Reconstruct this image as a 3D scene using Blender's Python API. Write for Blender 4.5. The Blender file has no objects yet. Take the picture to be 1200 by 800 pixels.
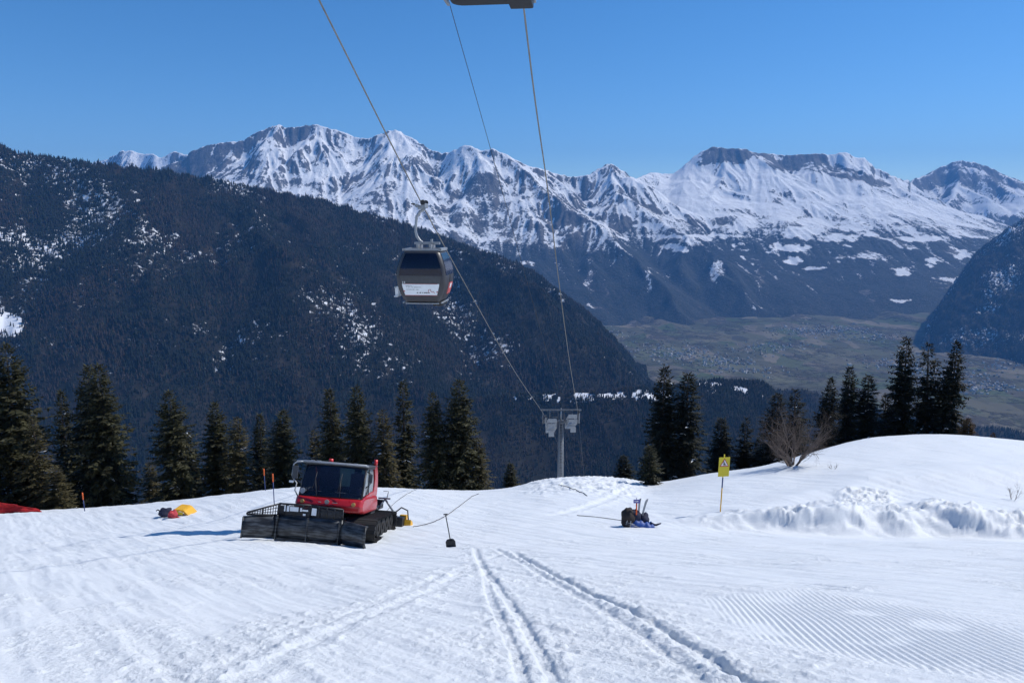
import bpy, bmesh, math, random
import numpy as np
from mathutils import Vector, Matrix
random.seed(7)
RNG = np.random.default_rng(11)
SC = bpy.context.scene
COL = SC.collection
R = math.radians

# ------------------------------------------------------------------ camera
F_PX, PITCH = 870.0, R(9.02)            # focal length in photo pixels (1200 wide), pitch below the horizon
cp, sp = math.cos(PITCH), math.sin(PITCH)
cam_d = bpy.data.cameras.new('camera')
cam_d.sensor_width = 36.0
cam_d.lens = F_PX / 1200 * 36
cam_d.clip_start, cam_d.clip_end = 0.1, 80000
cam = bpy.data.objects.new('camera', cam_d)
COL.objects.link(cam)
cam.rotation_euler = (R(90) - PITCH, 0, 0)
SC.camera = cam

def ray(px, py):
    u = (px - 600) / F_PX; v = (400 - py) / F_PX
    return np.stack([u + 0 * v, cp + v * sp, -sp + v * cp], -1) if isinstance(u, np.ndarray) else np.array([u, cp + v * sp, -sp + v * cp])
def P(px, py, d):
    """the point seen at photo pixel (px, py) at forward distance d (metres along +Y)"""
    r = ray(px, py)
    return r * (d / r[1])
def tdep(py):
    """downward slope tangent (-z / y) of photo row py"""
    return np.tan(np.arctan((np.asarray(py, float) - 400) / F_PX) + PITCH)

# ------------------------------------------------------------------ noise
def _hash(ix, iy, seed):
    h = (ix.astype(np.int64) * 374761393 + iy.astype(np.int64) * 668265263 + seed * 1442695041) & 0xFFFFFFFF
    h = ((h ^ (h >> 13)) * 1274126177) & 0xFFFFFFFF
    h = ((h ^ (h >> 16)) * 2246822519) & 0xFFFFFFFF
    return (h ^ (h >> 15)) & 0xFFFFFFFF
def perlin(x, y, seed=0):
    x0 = np.floor(x); y0 = np.floor(y)
    fx = x - x0; fy = y - y0
    ux = fx * fx * fx * (fx * (fx * 6 - 15) + 10); uy = fy * fy * fy * (fy * (fy * 6 - 15) + 10)
    def g(dx, dy):
        a = _hash(x0 + dx, y0 + dy, seed) * (2 * math.pi / 4294967296.0)
        return np.cos(a) * (fx - dx) + np.sin(a) * (fy - dy)
    a = g(0, 0); b = g(1, 0); c = g(0, 1); d = g(1, 1)
    return 1.5 * ((a + (b - a) * ux) * (1 - uy) + (c + (d - c) * ux) * uy)
def fbm(x, y, octv=4, seed=0, gain=.5, lac=2.03):
    s = 0; a = 1
    for i in range(octv):
        s = s + a * perlin(x, y, seed + i * 17); a *= gain; x = x * lac + 3.1; y = y * lac - 1.7
    return s
def ridged(x, y, octv=4, seed=0, gain=.5, lac=2.03):
    s = 0; a = 1
    for i in range(octv):
        s = s + a * (1 - 2 * np.abs(perlin(x, y, seed + i * 17))); a *= gain; x = x * lac + 3.1; y = y * lac - 1.7
    return s
def smooth(a, b, x):
    t = np.clip((x - a) / (b - a), 0, 1)
    return t * t * (3 - 2 * t)
def stripes(x, y, dx, dy, lam, seed):
    """gullies: wave noise whose crests run along the unit direction (dx, dy); about [-1, 1]"""
    gx = x / lam; gy = y / lam
    x0 = np.floor(gx); y0 = np.floor(gy)
    cs = 0; sn = 0
    for i in (-2, -1, 0, 1, 2):
        for j in (-2, -1, 0, 1, 2):
            cx = x0 + i; cy = y0 + j
            h = _hash(cx, cy, seed); h2 = _hash(cx, cy, seed + 5)
            ex = gx - cx - h / 4294967296.0; ey = gy - cy - h2 / 4294967296.0
            al = ex * dx + ey * dy; pe = ey * dx - ex * dy
            w = np.exp(-(2.0 * pe * pe + .55 * al * al))
            ph = pe * 2 * math.pi + (h & 1023) / 1024 * 6.283
            cs = cs + w * np.cos(ph); sn = sn + w * np.sin(ph)
    m = np.sqrt(cs * cs + sn * sn) + .15
    return cs / m

# ------------------------------------------------------------------ object helpers
def tag(o, label=None, cat=None, group=None, kind=None):
    if label: o['label'] = label
    if cat: o['category'] = cat
    if group: o['group'] = group
    if kind: o['kind'] = kind
    return o
def empty(name, loc=(0, 0, 0), rot=(0, 0, 0)):
    o = bpy.data.objects.new(name, None)
    o.empty_display_size = .2
    o.location = loc; o.rotation_euler = rot
    COL.objects.link(o)
    return o
def grid_mesh(name, X, Y, Z, mat, attrs=None, smooth_shade=True):
    n, m = X.shape
    me = bpy.data.meshes.new(name)
    co = np.stack([X, Y, Z], -1).reshape(-1, 3).astype(np.float32)
    idx = np.arange(n * m, dtype=np.int32).reshape(n, m)
    q = np.stack([idx[:-1, :-1], idx[:-1, 1:], idx[1:, 1:], idx[1:, :-1]], -1).reshape(-1, 4)
    me.vertices.add(n * m); me.vertices.foreach_set('co', co.ravel())
    me.loops.add(q.size); me.loops.foreach_set('vertex_index', q.ravel())
    me.polygons.add(len(q)); me.polygons.foreach_set('loop_start', np.arange(0, q.size, 4, dtype=np.int32))
    if smooth_shade: me.polygons.foreach_set('use_smooth', np.ones(len(q), bool))
    me.update(calc_edges=True)
    for k, v in (attrs or {}).items():
        a = me.attributes.new(k, 'FLOAT', 'POINT'); a.data.foreach_set('value', v.reshape(-1).astype(np.float32))
    me.materials.append(mat)
    o = bpy.data.objects.new(name, me); COL.objects.link(o)
    return o
def raw_mesh(name, co, faces, mat, parent=None, mats=None, midx=None, smooth_shade=False):
    """numpy triangle / quad soup into one mesh object"""
    me = bpy.data.meshes.new(name)
    co = np.asarray(co, np.float32); faces = np.asarray(faces, np.int32); k = faces.shape[1]
    me.vertices.add(len(co)); me.vertices.foreach_set('co', co.ravel())
    me.loops.add(faces.size); me.loops.foreach_set('vertex_index', faces.ravel())
    me.polygons.add(len(faces)); me.polygons.foreach_set('loop_start', np.arange(0, faces.size, k, dtype=np.int32))
    if smooth_shade: me.polygons.foreach_set('use_smooth', np.ones(len(faces), bool))
    for mm in (mats or [mat]): me.materials.append(mm)
    if midx is not None: me.polygons.foreach_set('material_index', np.asarray(midx, np.int32))
    me.update(calc_edges=True)
    o = bpy.data.objects.new(name, me); COL.objects.link(o)
    if parent: o.parent = parent
    return o

# ------------------------------------------------------------------ materials
def new_mat(name):
    m = bpy.data.materials.new(name); m.use_nodes = True
    nt = m.node_tree; b = nt.nodes['Principled BSDF']
    return m, nt, b
def simple(name, col, rough=.5, metal=0, noise=.15, scale=8, bump=0, bscale=40, coat=0, spec=.5):
    m, nt, b = new_mat(name)
    b.inputs['Roughness'].default_value = rough; b.inputs['Metallic'].default_value = metal
    b.inputs['Specular IOR Level'].default_value = spec
    if coat: b.inputs['Coat Weight'].default_value = coat; b.inputs['Coat Roughness'].default_value = .1
    tc = nt.nodes.new('ShaderNodeTexCoord')
    n = nt.nodes.new('ShaderNodeTexNoise'); n.inputs['Scale'].default_value = scale; n.inputs['Detail'].default_value = 5
    nt.links.new(tc.outputs['Object'], n.inputs['Vector'])
    r = nt.nodes.new('ShaderNodeValToRGB')
    r.color_ramp.elements[0].position = .3; r.color_ramp.elements[1].position = .7
    r.color_ramp.elements[0].color = tuple(c * (1 - noise) for c in col) + (1,)
    r.color_ramp.elements[1].color = tuple(min(1, c * (1 + noise)) for c in col) + (1,)
    nt.links.new(n.outputs['Fac'], r.inputs['Fac']); nt.links.new(r.outputs['Color'], b.inputs['Base Color'])
    mr = nt.nodes.new('ShaderNodeMapRange'); mr.inputs['To Min'].default_value = max(0, rough - .12); mr.inputs['To Max'].default_value = min(1, rough + .12)
    nt.links.new(n.outputs['Fac'], mr.inputs['Value']); nt.links.new(mr.outputs['Result'], b.inputs['Roughness'])
    if bump:
        n2 = nt.nodes.new('ShaderNodeTexNoise'); n2.inputs['Scale'].default_value = bscale; n2.inputs['Detail'].default_value = 4
        nt.links.new(tc.outputs['Object'], n2.inputs['Vector'])
        bp = nt.nodes.new('ShaderNodeBump'); bp.inputs['Strength'].default_value = bump; bp.inputs['Distance'].default_value = .02
        nt.links.new(n2.outputs['Fac'], bp.inputs['Height']); nt.links.new(bp.outputs['Normal'], b.inputs['Normal'])
    return m
class NT:
    """tiny node-graph helper"""
    def __init__(s, nt): s.nt = nt
    def node(s, t, **kw):
        n = s.nt.nodes.new(t)
        for k, v in kw.items():
            if hasattr(n, k): setattr(n, k, v)
            else: n.inputs[k.replace('_', ' ')].default_value = v
        return n
    def link(s, a, b): s.nt.links.new(a, b)
    def math(s, op, a, b=None, clamp=False):
        n = s.nt.nodes.new('ShaderNodeMath'); n.operation = op; n.use_clamp = clamp
        for i, v in enumerate((a, b)):
            if v is None: continue
            if isinstance(v, (int, float)): n.inputs[i].default_value = v
            else: s.link(v, n.inputs[i])
        return n.outputs[0]
    def noise(s, vec, scale, detail=4, rough=.5):
        n = s.node('ShaderNodeTexNoise'); n.inputs['Scale'].default_value = scale; n.inputs['Detail'].default_value = detail; n.inputs['Roughness'].default_value = rough
        s.link(vec, n.inputs['Vector']); return n.outputs['Fac']
    def ramp(s, fac, stops):
        n = s.node('ShaderNodeValToRGB'); cr = n.color_ramp
        while len(cr.elements) < len(stops): cr.elements.new(.5)
        for e, (p, c) in zip(cr.elements, stops):
            e.position = p; e.color = tuple(c) + (1,) if not isinstance(c, (int, float)) else (c, c, c, 1)
        s.link(fac, n.inputs['Fac']); return n.outputs['Color']
    def mix(s, fac, a, b):
        n = s.node('ShaderNodeMix', data_type='RGBA')
        if isinstance(fac, (int, float)): n.inputs[0].default_value = fac
        else: s.link(fac, n.inputs[0])
        for i, v in ((6, a), (7, b)):
            if isinstance(v, tuple): n.inputs[i].default_value = v + (1,)
            else: s.link(v, n.inputs[i])
        return n.outputs[2]
    def step(s, v, a, b):
        n = s.node('ShaderNodeMapRange', interpolation_type='SMOOTHSTEP', clamp=True)
        n.inputs['From Min'].default_value = a; n.inputs['From Max'].default_value = b
        s.link(v, n.inputs['Value']); return n.outputs['Result']

SNOW_COL = (.80, .83, .87)
def snow_material():
    m, nt, b = new_mat('snow'); g = NT(nt)
    pos = g.node('ShaderNodeNewGeometry').outputs['Position']
    n1 = g.noise(pos, .35, 4); n2 = g.noise(pos, 22, 5, .65); n3 = g.noise(pos, 90, 3, .6)
    wet = g.ramp(n1, [(.35, (.735, .77, .79)), (.65, (.80, .825, .838))])
    rough = g.node('ShaderNodeAttribute', attribute_name='clump').outputs['Fac']
    fine = g.mix(g.math('MULTIPLY', g.step(n2, .30, .62), .8), (.71, .75, .775), wet)
    g.link(fine, b.inputs['Base Color'])
    b.inputs['Roughness'].default_value = .55; b.inputs['Specular IOR Level'].default_value = .25
    b.inputs['Sheen Weight'].default_value = .0
    h = g.math('ADD', g.math('MULTIPLY', n2, 1.0), g.math('MULTIPLY', n3, .35))
    amp = g.math('ADD', g.math('MULTIPLY', rough, .020), .006)
    hh = g.math('MULTIPLY', h, amp)
    bp = g.node('ShaderNodeBump'); bp.inputs['Strength'].default_value = 1; bp.inputs['Distance'].default_value = 1
    g.link(hh, bp.inputs['Height']); g.link(bp.outputs['Normal'], b.inputs['Normal'])
    return m
def mountain_material(name, rock_a, rock_b):
    m, nt, b = new_mat(name); g = NT(nt)
    pos = g.node('ShaderNodeNewGeometry').outputs['Position']
    sn = g.node('ShaderNodeAttribute', attribute_name='snow').outputs['Fac']
    fo = g.node('ShaderNodeAttribute', attribute_name='forest').outputs['Fac']
    mp = g.node('ShaderNodeMapping'); mp.inputs['Scale'].default_value = (1, 1, .35)
    g.link(pos, mp.inputs['Vector'])
    nf = g.noise(mp.outputs[0], .03, 6, .7); nm = g.noise(pos, .006, 5, .6); nff = g.noise(pos, .028, 6, .75)
    rock = g.ramp(g.noise(mp.outputs[0], .016, 7, .72), [(.34, rock_a), (.66, rock_b)])
    snow = g.ramp(nm, [(.3, (.86, .88, .91)), (.7, (.92, .93, .94))])
    s1 = g.step(g.math('ADD', sn, g.math('ADD', g.math('MULTIPLY', g.math('SUBTRACT', nf, .5), 1.15), g.math('MULTIPLY', g.math('SUBTRACT', g.noise(mp.outputs[0], .009, 4, .6), .5), .7))), .42, .58)
    c1 = g.mix(s1, rock, snow)
    forest = g.ramp(nff, [(.35, (.006, .011, .010)), (.5, (.018, .022, .017)), (.62, (.05, .046, .040))])
    f1 = g.step(g.math('ADD', fo, g.math('MULTIPLY', g.math('SUBTRACT', nff, .5), 1.7)), .40, .60)
    g.link(g.mix(f1, c1, forest), b.inputs['Base Color'])
    b.inputs['Roughness'].default_value = .8; b.inputs['Specular IOR Level'].default_value = .15
    bp = g.node('ShaderNodeBump'); bp.inputs['Strength'].default_value = .8; bp.inputs['Distance'].default_value = 1
    g.link(g.math('ADD', g.math('MULTIPLY', nf, 24), g.math('MULTIPLY', g.math('MULTIPLY', nff, f1), 16)), bp.inputs['Height'])
    g.link(bp.outputs['Normal'], b.inputs['Normal'])
    return m
def forest_floor_material(name):
    m, nt, b = new_mat(name); g = NT(nt)
    pos = g.node('ShaderNodeNewGeometry').outputs['Position']
    sn = g.node('ShaderNodeAttribute', attribute_name='snow').outputs['Fac']
    n1 = g.noise(pos, .045, 5, .65); n2 = g.noise(pos, .012, 5, .6)
    soil = g.ramp(n2, [(.3, (.010, .012, .010)), (.55, (.020, .018, .014)), (.75, (.050, .040, .030))])
    s = g.step(g.math('ADD', sn, g.math('MULTIPLY', g.math('SUBTRACT', n1, .5), 1.1)), .42, .58)
    g.link(g.mix(s, soil, (.80, .83, .88)), b.inputs['Base Color'])
    b.inputs['Roughness'].default_value = .9; b.inputs['Specular IOR Level'].default_value = .1
    return m
def valley_material():
    m, nt, b = new_mat('valley fields'); g = NT(nt)
    pos = g.node('ShaderNodeNewGeometry').outputs['Position']
    v = g.node('ShaderNodeTexVoronoi'); v.inputs['Scale'].default_value = .0065
    mp = g.node('ShaderNodeMapping'); mp.inputs['Rotation'].default_value = (0, 0, .4); mp.inputs['Scale'].default_value = (1, .55, 1)
    g.link(pos, mp.inputs['Vector'])
    wn = g.node('ShaderNodeVectorMath', operation='ADD'); nn = g.node('ShaderNodeTexNoise'); nn.inputs['Scale'].default_value = .004
    g.link(pos, nn.inputs['Vector'])
    sc_ = g.node('ShaderNodeVectorMath', operation='SCALE'); sc_.inputs['Scale'].default_value = 120
    g.link(nn.outputs['Color'], sc_.inputs[0]); g.link(mp.outputs[0], wn.inputs[0]); g.link(sc_.outputs[0], wn.inputs[1])
    g.link(wn.outputs[0], v.inputs['Vector'])
    sep = g.node('ShaderNodeSeparateColor'); g.link(v.outputs['Color'], sep.inputs[0])
    field = g.ramp(sep.outputs[0], [(0, (.065, .068, .042)), (.35, (.115, .105, .07)), (.6, (.068, .088, .040)), (.8, (.18, .155, .115)), (1, (.055, .052, .038))])
    n = g.noise(pos, .002, 6, .62); n2 = g.noise(pos, .016, 5, .65)
    wood = g.step(g.math('ADD', g.math('MULTIPLY', n, .6), g.math('MULTIPLY', n2, .4)), .50, .57)
    c = g.mix(g.math('MULTIPLY', wood, .8), field, (.045, .038, .028))
    g.link(c, b.inputs['Base Color'])
    b.inputs['Roughness'].default_value = .9; b.inputs['Specular IOR Level'].default_value = .1
    bp = g.node('ShaderNodeBump'); bp.inputs['Strength'].default_value = .7; bp.inputs['Distance'].default_value = 1
    g.link(g.math('MULTIPLY', g.math('MULTIPLY', n2, wood), 25), bp.inputs['Height']); g.link(bp.outputs['Normal'], b.inputs['Normal'])
    return m
M_SNOW = snow_material()

# ------------------------------------------------------------------ near terrain: the ski slope
S0, H0 = .380, 1.75                      # slope and eye height near the camera
COLS = {
 -1500: [(16,680),(24,660),(32,645),(40,632),(44,628)],
 -500: [(16,672),(24,650),(32,632),(40,617),(44,612)],
 0:   [(16,668),(24,641),(32,622),(39,606),(44,600)],
 100: [(16,667),(24,636),(32,620),(39,601),(44,595)],
 200: [(16,666),(24,633),(32,613),(39,593),(44,586)],
 280: [(16,666),(24,633.5),(32,609),(38,586),(44,577)],
 340: [(16,666.5),(24,636.5),(32,608),(38,582),(43,570.5)],
 450: [(16,667),(24,641),(32,606),(38,584),(43,572)],
 500: [(16,667),(24,638.5),(32,606),(38,585),(44,573.5)],
 560: [(16,667),(24,638),(32,607),(40,585),(45,577)],
 600: [(16,667),(24,637.5),(32,606),(40,582),(48,572)],
 640: [(16,667),(24,637),(32,605),(40,578),(50,562)],
 690: [(16,667),(24,636),(32,604),(40,576),(50,559.5)],
 735: [(16,667),(24,635.5),(30,616),(36,597),(43,575),(50,562)],
 765: [(16,667),(24,635.5),(30,616),(36,597),(43,580),(48,570.5)],
 800: [(16,667),(24,635.5),(30,618),(36,594),(43,572),(50,561.5)],
 860: [(16,667),(24,636),(30,621),(36,591),(43,563),(50,551.5)],
 905: [(16,667),(24,636),(30,622),(36,589),(42,562),(48,547)],
 950: [(16,667),(24,636.5),(30,623),(36,588),(43,554),(51,531)],
 1000:[(16,667),(24,637),(30,624),(36,587),(44,550),(54,517)],
 1060:[(16,667),(24,637.5),(30,625),(36,586),(44,548),(56,509.5)],
 1130:[(16,667),(24,638),(30,626),(36,586),(44,547),(56,509)],
 1200:[(16,667),(24,639),(30,627),(36,588),(44,549),(56,515)],
 1300:[(16,667),(24,640),(30,629),(36,592),(44,556),(56,524)],
 2400:[(16,668),(24,645),(30,636),(36,610),(44,585),(56,560)],
}
def pchip(xs, ys, x):
    xs = np.asarray(xs, float); ys = np.asarray(ys, float)
    h = np.diff(xs); dl = np.diff(ys) / h
    d = np.zeros_like(ys)
    for i in range(1, len(xs) - 1):
        if dl[i-1] * dl[i] > 0:
            w1 = 2 * h[i] + h[i-1]; w2 = h[i] + 2 * h[i-1]
            d[i] = (w1 + w2) / (w1 / dl[i-1] + w2 / dl[i])
    d[0] = dl[0]; d[-1] = dl[-1]
    k = np.clip(np.searchsorted(xs, x) - 1, 0, len(xs) - 2)
    t = (x - xs[k]) / h[k]
    return (ys[k] * (1 + 2*t) * (1-t)**2 + h[k] * d[k] * t * (1-t)**2 + ys[k+1] * t*t * (3 - 2*t) + h[k] * d[k+1] * t*t * (t-1))
NODE_D = np.exp(np.linspace(math.log(5.0), math.log(700), 420))
def _col_table():
    keys = sorted(COLS); tab = []
    for k in keys:
        pts = COLS[k]
        ds = [4.5, 7, 10] ; zs = [-(H0 + S0 * d) for d in ds]
        for d, py in pts: ds.append(d); zs.append(-float(tdep(py)) * d)
        dc, zc = ds[-1], zs[-1]; sl = (zs[-1] - zs[-2]) / (ds[-1] - ds[-2])
        for dd, s in ((6, .40), (16, .46), (40, .50), (120, .52), (700, .50)):
            ds.append(dc + dd); zs.append(zc - dd * s if dd < 700 else zc - dd * .5)
        tab.append(pchip(ds, zs, NODE_D))
    return np.array(keys, float), np.array(tab)
_CK, _CT = _col_table()
# resample the columns smoothly in px, then bilinear look-up
_PXG = np.arange(-1500, 2401, 10.0)
_TAB = np.stack([pchip(_CK, _CT[:, j], _PXG) for j in range(_CT.shape[1])], 1)
for _ in range(16):
    _TAB[1:-1] = .25 * _TAB[:-2] + .5 * _TAB[1:-1] + .25 * _TAB[2:]
def base_height(x, y):
    px = np.clip(600 + F_PX * cp * x / np.maximum(y, .1), -1499, 2399)      # ratio, not the exact pixel: close enough for a key
    i = (px + 1500) / 10; i0 = np.clip(np.floor(i).astype(int), 0, len(_PXG) - 2); fi = i - i0
    lj = (np.log(np.clip(y, 5.01, 690)) - math.log(5.0)) / (math.log(700) - math.log(5.0)) * (len(NODE_D) - 1)
    j0 = np.clip(np.floor(lj).astype(int), 0, len(NODE_D) - 2); fj = lj - j0
    z = (_TAB[i0, j0] * (1-fi) * (1-fj) + _TAB[i0+1, j0] * fi * (1-fj) + _TAB[i0, j0+1] * (1-fi) * fj + _TAB[i0+1, j0+1] * fi * fj)
    plane = -(H0 + S0 * y)
    return np.where(y < 5.01, plane, z)
def base_at_pixel(px, py, dmin=4.0, dmax=58.0):
    d = np.linspace(dmin, dmax, 3000)
    r = ray(px, py); x = r[0] / r[1] * d; z = r[2] / r[1] * d
    g = base_height(x, d)
    k = np.argmax(z <= g)
    if not (z <= g).any(): k = len(d) - 1
    return np.array([x[k], d[k], g[k]])
def seg_dist(x, y, pts):
    """distance to a polyline and signed side (left positive)"""
    best = np.full(x.shape, 1e9); side = np.zeros(x.shape); along = np.zeros(x.shape); acc = 0
    for (ax, ay), (bx, by) in zip(pts[:-1], pts[1:]):
        dx, dy = bx - ax, by - ay; L2 = dx*dx + dy*dy; L = math.sqrt(L2)
        t = np.clip(((x - ax) * dx + (y - ay) * dy) / L2, 0, 1)
        ex = x - ax - t * dx; ey = y - ay - t * dy
        q = np.hypot(ex, ey); s = (dx * ey - dy * ex) / L
        m = q < best
        best = np.where(m, q, best); side = np.where(m, np.sign(s) * q, side); along = np.where(m, acc + t * L, along); acc += L
    return best, side, along
def dense(pts, n=8):
    pts = np.array(pts, float); t = np.arange(len(pts)); tt = np.linspace(0, len(pts) - 1, (len(pts) - 1) * n + 1)
    return list(zip(pchip(t, pts[:, 0], tt), pchip(t, pts[:, 1], tt)))
def ground_line(pix): return [tuple(base_at_pixel(*p)[:2]) for p in pix]
TRACKS = [  # (photo pixels, half width, depth, rim)
 ([(600,646),(632,664),(680,688),(735,714),(790,744),(835,770),(872,795),(890,809)], .11, .085, .055),
 ([(575,640),(600,653),(640,676),(690,705),(735,735),(780,765),(815,792),(830,808)], .10, .035, .03),
 ([(556,640),(566,664),(585,690),(608,722),(628,756),(645,786),(652,808)], .10, .055, .03),
 ([(566,664),(575,700),(590,735),(606,772),(616,808)], .09, .035, .02),
 ([(565,660),(520,684),(470,706),(410,732),(340,768),(270,806)], .14, .02, .025),
 ([(600,640),(540,668),(470,692),(400,722),(330,750),(250,785)], .14, .02, .015),
 ([(0,640),(90,634),(200,628),(275,622)], .20, .05, .03),
 ([(0,655),(120,648),(230,641)], .2, .03, .02),
 ([(130,606),(170,607),(212,612)], .15, .05, .03),
 ([(640,604),(660,600),(700,590),(735,575)], .25, .05, .04),
 ([(870,684),(905,680),(950,683),(1000,692)], .12, .03, .03),
]
TRACKS = [(dense(ground_line(p)), w, d, r) for p, w, d, r in TRACKS]
BERM = dense(ground_line([(752,619),(790,617),(850,620),(905,622),(960,624),(1040,625),(1120,627),(1200,630),(1330,634)]))
CORD = [ground_line([p])[0] for p in ((835,702),(945,694),(1085,712),(1230,748),(1230,792),(1090,778),(960,756),(890,744))]
def in_poly_soft(x, y, poly, soft):
    n = len(poly); inside = np.zeros(x.shape, bool)
    j = n - 1
    for i in range(n):
        xi, yi = poly[i]; xj, yj = poly[j]
        c = ((yi > y) != (yj > y)) & (x < (xj - xi) * (y - yi) / (yj - yi + 1e-12) + xi)
        inside ^= c; j = i
    d, _, _ = seg_dist(x, y, poly + [poly[0]])
    return smooth(-soft, soft, np.where(inside, d, -d))
def slope_height(x, y, detail=True):
    z = base_height(x, y)
    near = smooth(90, 60, y)
    # broad undulation
    z = z + near * .05 * fbm(x / 5.0, y / 5.0, 3, 3) * smooth(2, 8, y)
    # ploughed bank on the right
    q, s, al = seg_dist(x, y, BERM)
    lump = fbm(x / 4.5, y / 4.5, 4, 21)
    wa = smooth(0, 8, al) * (1 - .25 * smooth(16, 24, al))
    hb = (.80 + .34 * lump) * wa
    ss = s + .60 * fbm(x / 3.8, y / 2.6, 3, 25)
    prof = (.30 * smooth(-.7, .2, ss) + .70 * smooth(-.05, .85, ss)) * (1 - smooth(1.3, 6.0, ss))
    msk = .35 + .65 * smooth(-.45, .3, fbm(x / 2.2, y / 2.2, 3, 35))
    rb = .5 * ridged(x / 1.05 + .4 * perlin(x / 1.9, y / 1.9, 36), y / .95, 5, 28, .58) + .9 * np.maximum(0, perlin(x / .48, y / .48, 34) - .12)
    z = z + np.where(y > 20, hb * prof + wa * msk * .27 * rb * smooth(-.55, .25, ss) * (1 - smooth(1.5, 4.4, ss)), 0)
    # drifts behind it
    pxk = 600 + F_PX * cp * x / np.maximum(y, 1)
    z = z + .55 * np.exp(-((y - 41.5 - .8 * np.sin(x / 4)) / 2.2) ** 2) * smooth(940, 1040, pxk) * near
    z = z + .25 * np.exp(-((y - 37 - .15 * (x - 14)) / 1.2) ** 2) * smooth(880, 960, pxk) * smooth(1060, 1000, pxk)
    # rubble of old ploughing: left of the dip, and behind the bank
    rub = smooth(600, 640, pxk) * smooth(770, 735, pxk) * smooth(38, 42, y) * smooth(56, 50, y)
    rub2 = smooth(985, 1010, pxk) * smooth(1075, 1050, pxk) * smooth(33.5, 34.5, y) * smooth(38.5, 37, y)
    z = z + (rub * .16 + rub2 * .22) * (ridged(x / .9, y / .9, 4, 31) * .8) * near
    clump = np.zeros_like(z) + .25
    cord = in_poly_soft(x, y, CORD, .45)
    if detail:
        rough = smooth(-.15, .5, fbm(x / 2.2, y / 3.2, 3, 41))
        q0, _, _ = seg_dist(x, y, TRACKS[0][0]); q2, _, _ = seg_dist(x, y, TRACKS[2][0]); q4, _, _ = seg_dist(x, y, TRACKS[4][0])
        churn = np.maximum.reduce([np.exp(-(q0 / 1.1) ** 2), .8 * np.exp(-(q2 / .8) ** 2), .8 * np.exp(-(q4 / 1.0) ** 2)])
        amt = np.clip(.25 + .55 * rough + .7 * churn, 0, 1.3) * (1 - .88 * cord)
        ym = smooth(70, 40, y)
        c1 = np.maximum(0, perlin(x / .16, y / .16, 51) - .12) ; c2 = np.maximum(0, perlin(x / .07, y / .07, 53) - .10)
        c3 = np.maximum(0, perlin(x / .40, y / .40, 55) - .20)
        c4 = perlin(x / .035, y / .035, 57)
        z = z + ym * amt * (.042 * c1 + .020 * c2 + .05 * c3 + .004 * c4) * smooth(1, 3, y) * (1 - .2 * smooth(9, 16, y))
        # wind and ski streaks running across and down the piste
        st = fbm((x * .8 + y * .6) / .5, (x * -.6 + y * .8) / 4.5, 3, 61)
        z = z + ym * .034 * st * (1 - cord) + ym * .02 * smooth(8, 14, y) * fbm((x * .96 + y * .28) / 3.0, (y * .96 - x * .28) / .7, 3, 63)
        for pts, w, d, r in TRACKS:
            q, s, al = seg_dist(x, y, pts)
            q = q + .02 * perlin(x / .12, y / .12, 71)
            tot = sum(math.dist(a, b) for a, b in zip(pts[:-1], pts[1:]))
            fade = smooth(0, 1.5, al) * (.75 + .35 * perlin(al / 1.3, al * 0, 73))
            z = z + fade * (-d * smooth(w, w * .45, q) + r * np.exp(-((q - w * 1.7) / (w * .7)) ** 2) * (.6 + .8 * perlin(x / .2, y / .2, 77)))
        # groomed corduroy
        cx = (x * .986 - y * .165 + .012 * np.sin(y / 2.1)) / .092
        tri = np.abs(cx - np.floor(cx) - .5) * 2
        wear = .25 + .75 * smooth(-.6, -.1, fbm(x / 1.6, y / 1.6, 3, 81) + .1)
        z = z + cord * wear * .028 * smooth(.0, 1.0, tri)
        z = z - .03 * cord
        clump = np.clip(amt, 0, 1) * .8 + .2
        clump = np.where((s > -5), clump, clump)
    return z, clump

def build_slope():
    r_f = np.arange(-80, 1281, 1.45); left = -80 - np.cumsum(np.geomspace(2, 220, 48)); right = 1280 + np.cumsum(np.geomspace(2, 220, 48))
    cols = np.concatenate([left[::-1], r_f, right]); ratio = (cols - 600) / (F_PX * cp)
    d1 = np.geomspace(1.0, 5.0, 70)[:-1]; d2 = np.geomspace(5.0, 62, 700)[:-1]; d3 = np.geomspace(62, 690, 70)
    d = np.concatenate([d1, d2, d3])
    Y, Rr = np.meshgrid(d, ratio, indexing='ij'); X = Rr * Y
    Z, cl = slope_height(X, Y)
    o = grid_mesh('snow_slope', X, Y, Z, M_SNOW, {'clump': cl})
    tag(o, 'wide white ski slope with groomed ridges and vehicle tracks', 'snow', kind='structure')
    # the slope behind the photographer
    xs = np.linspace(-60, 60, 61); ys = np.linspace(-40, 1.0, 42)
    X2, Y2 = np.meshgrid(xs, ys); Z2 = -(H0 + S0 * Y2) - .02
    o2 = grid_mesh('snow_slope', X2, Y2, Z2, M_SNOW, {'clump': X2 * 0 + .3})
    tag(o2, 'snow slope rising behind the camera', 'snow', kind='structure')
build_slope()
def ground_z(x, y):
    z, _ = slope_height(np.array([float(x)]), np.array([float(y)]), detail=False)
    return float(z[0])
def on_ground(px, py):
    """the point of the finished slope seen at a photo pixel"""
    d = np.linspace(4, 58, 4000); r = ray(px, py); x = r[0] / r[1] * d; z = r[2] / r[1] * d
    g, _ = slope_height(x, d, detail=False)
    hit = z <= g
    k = int(np.argmax(hit)) if hit.any() else int(np.argmin(z - g))
    return np.array([x[k], d[k], g[k]])
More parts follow.
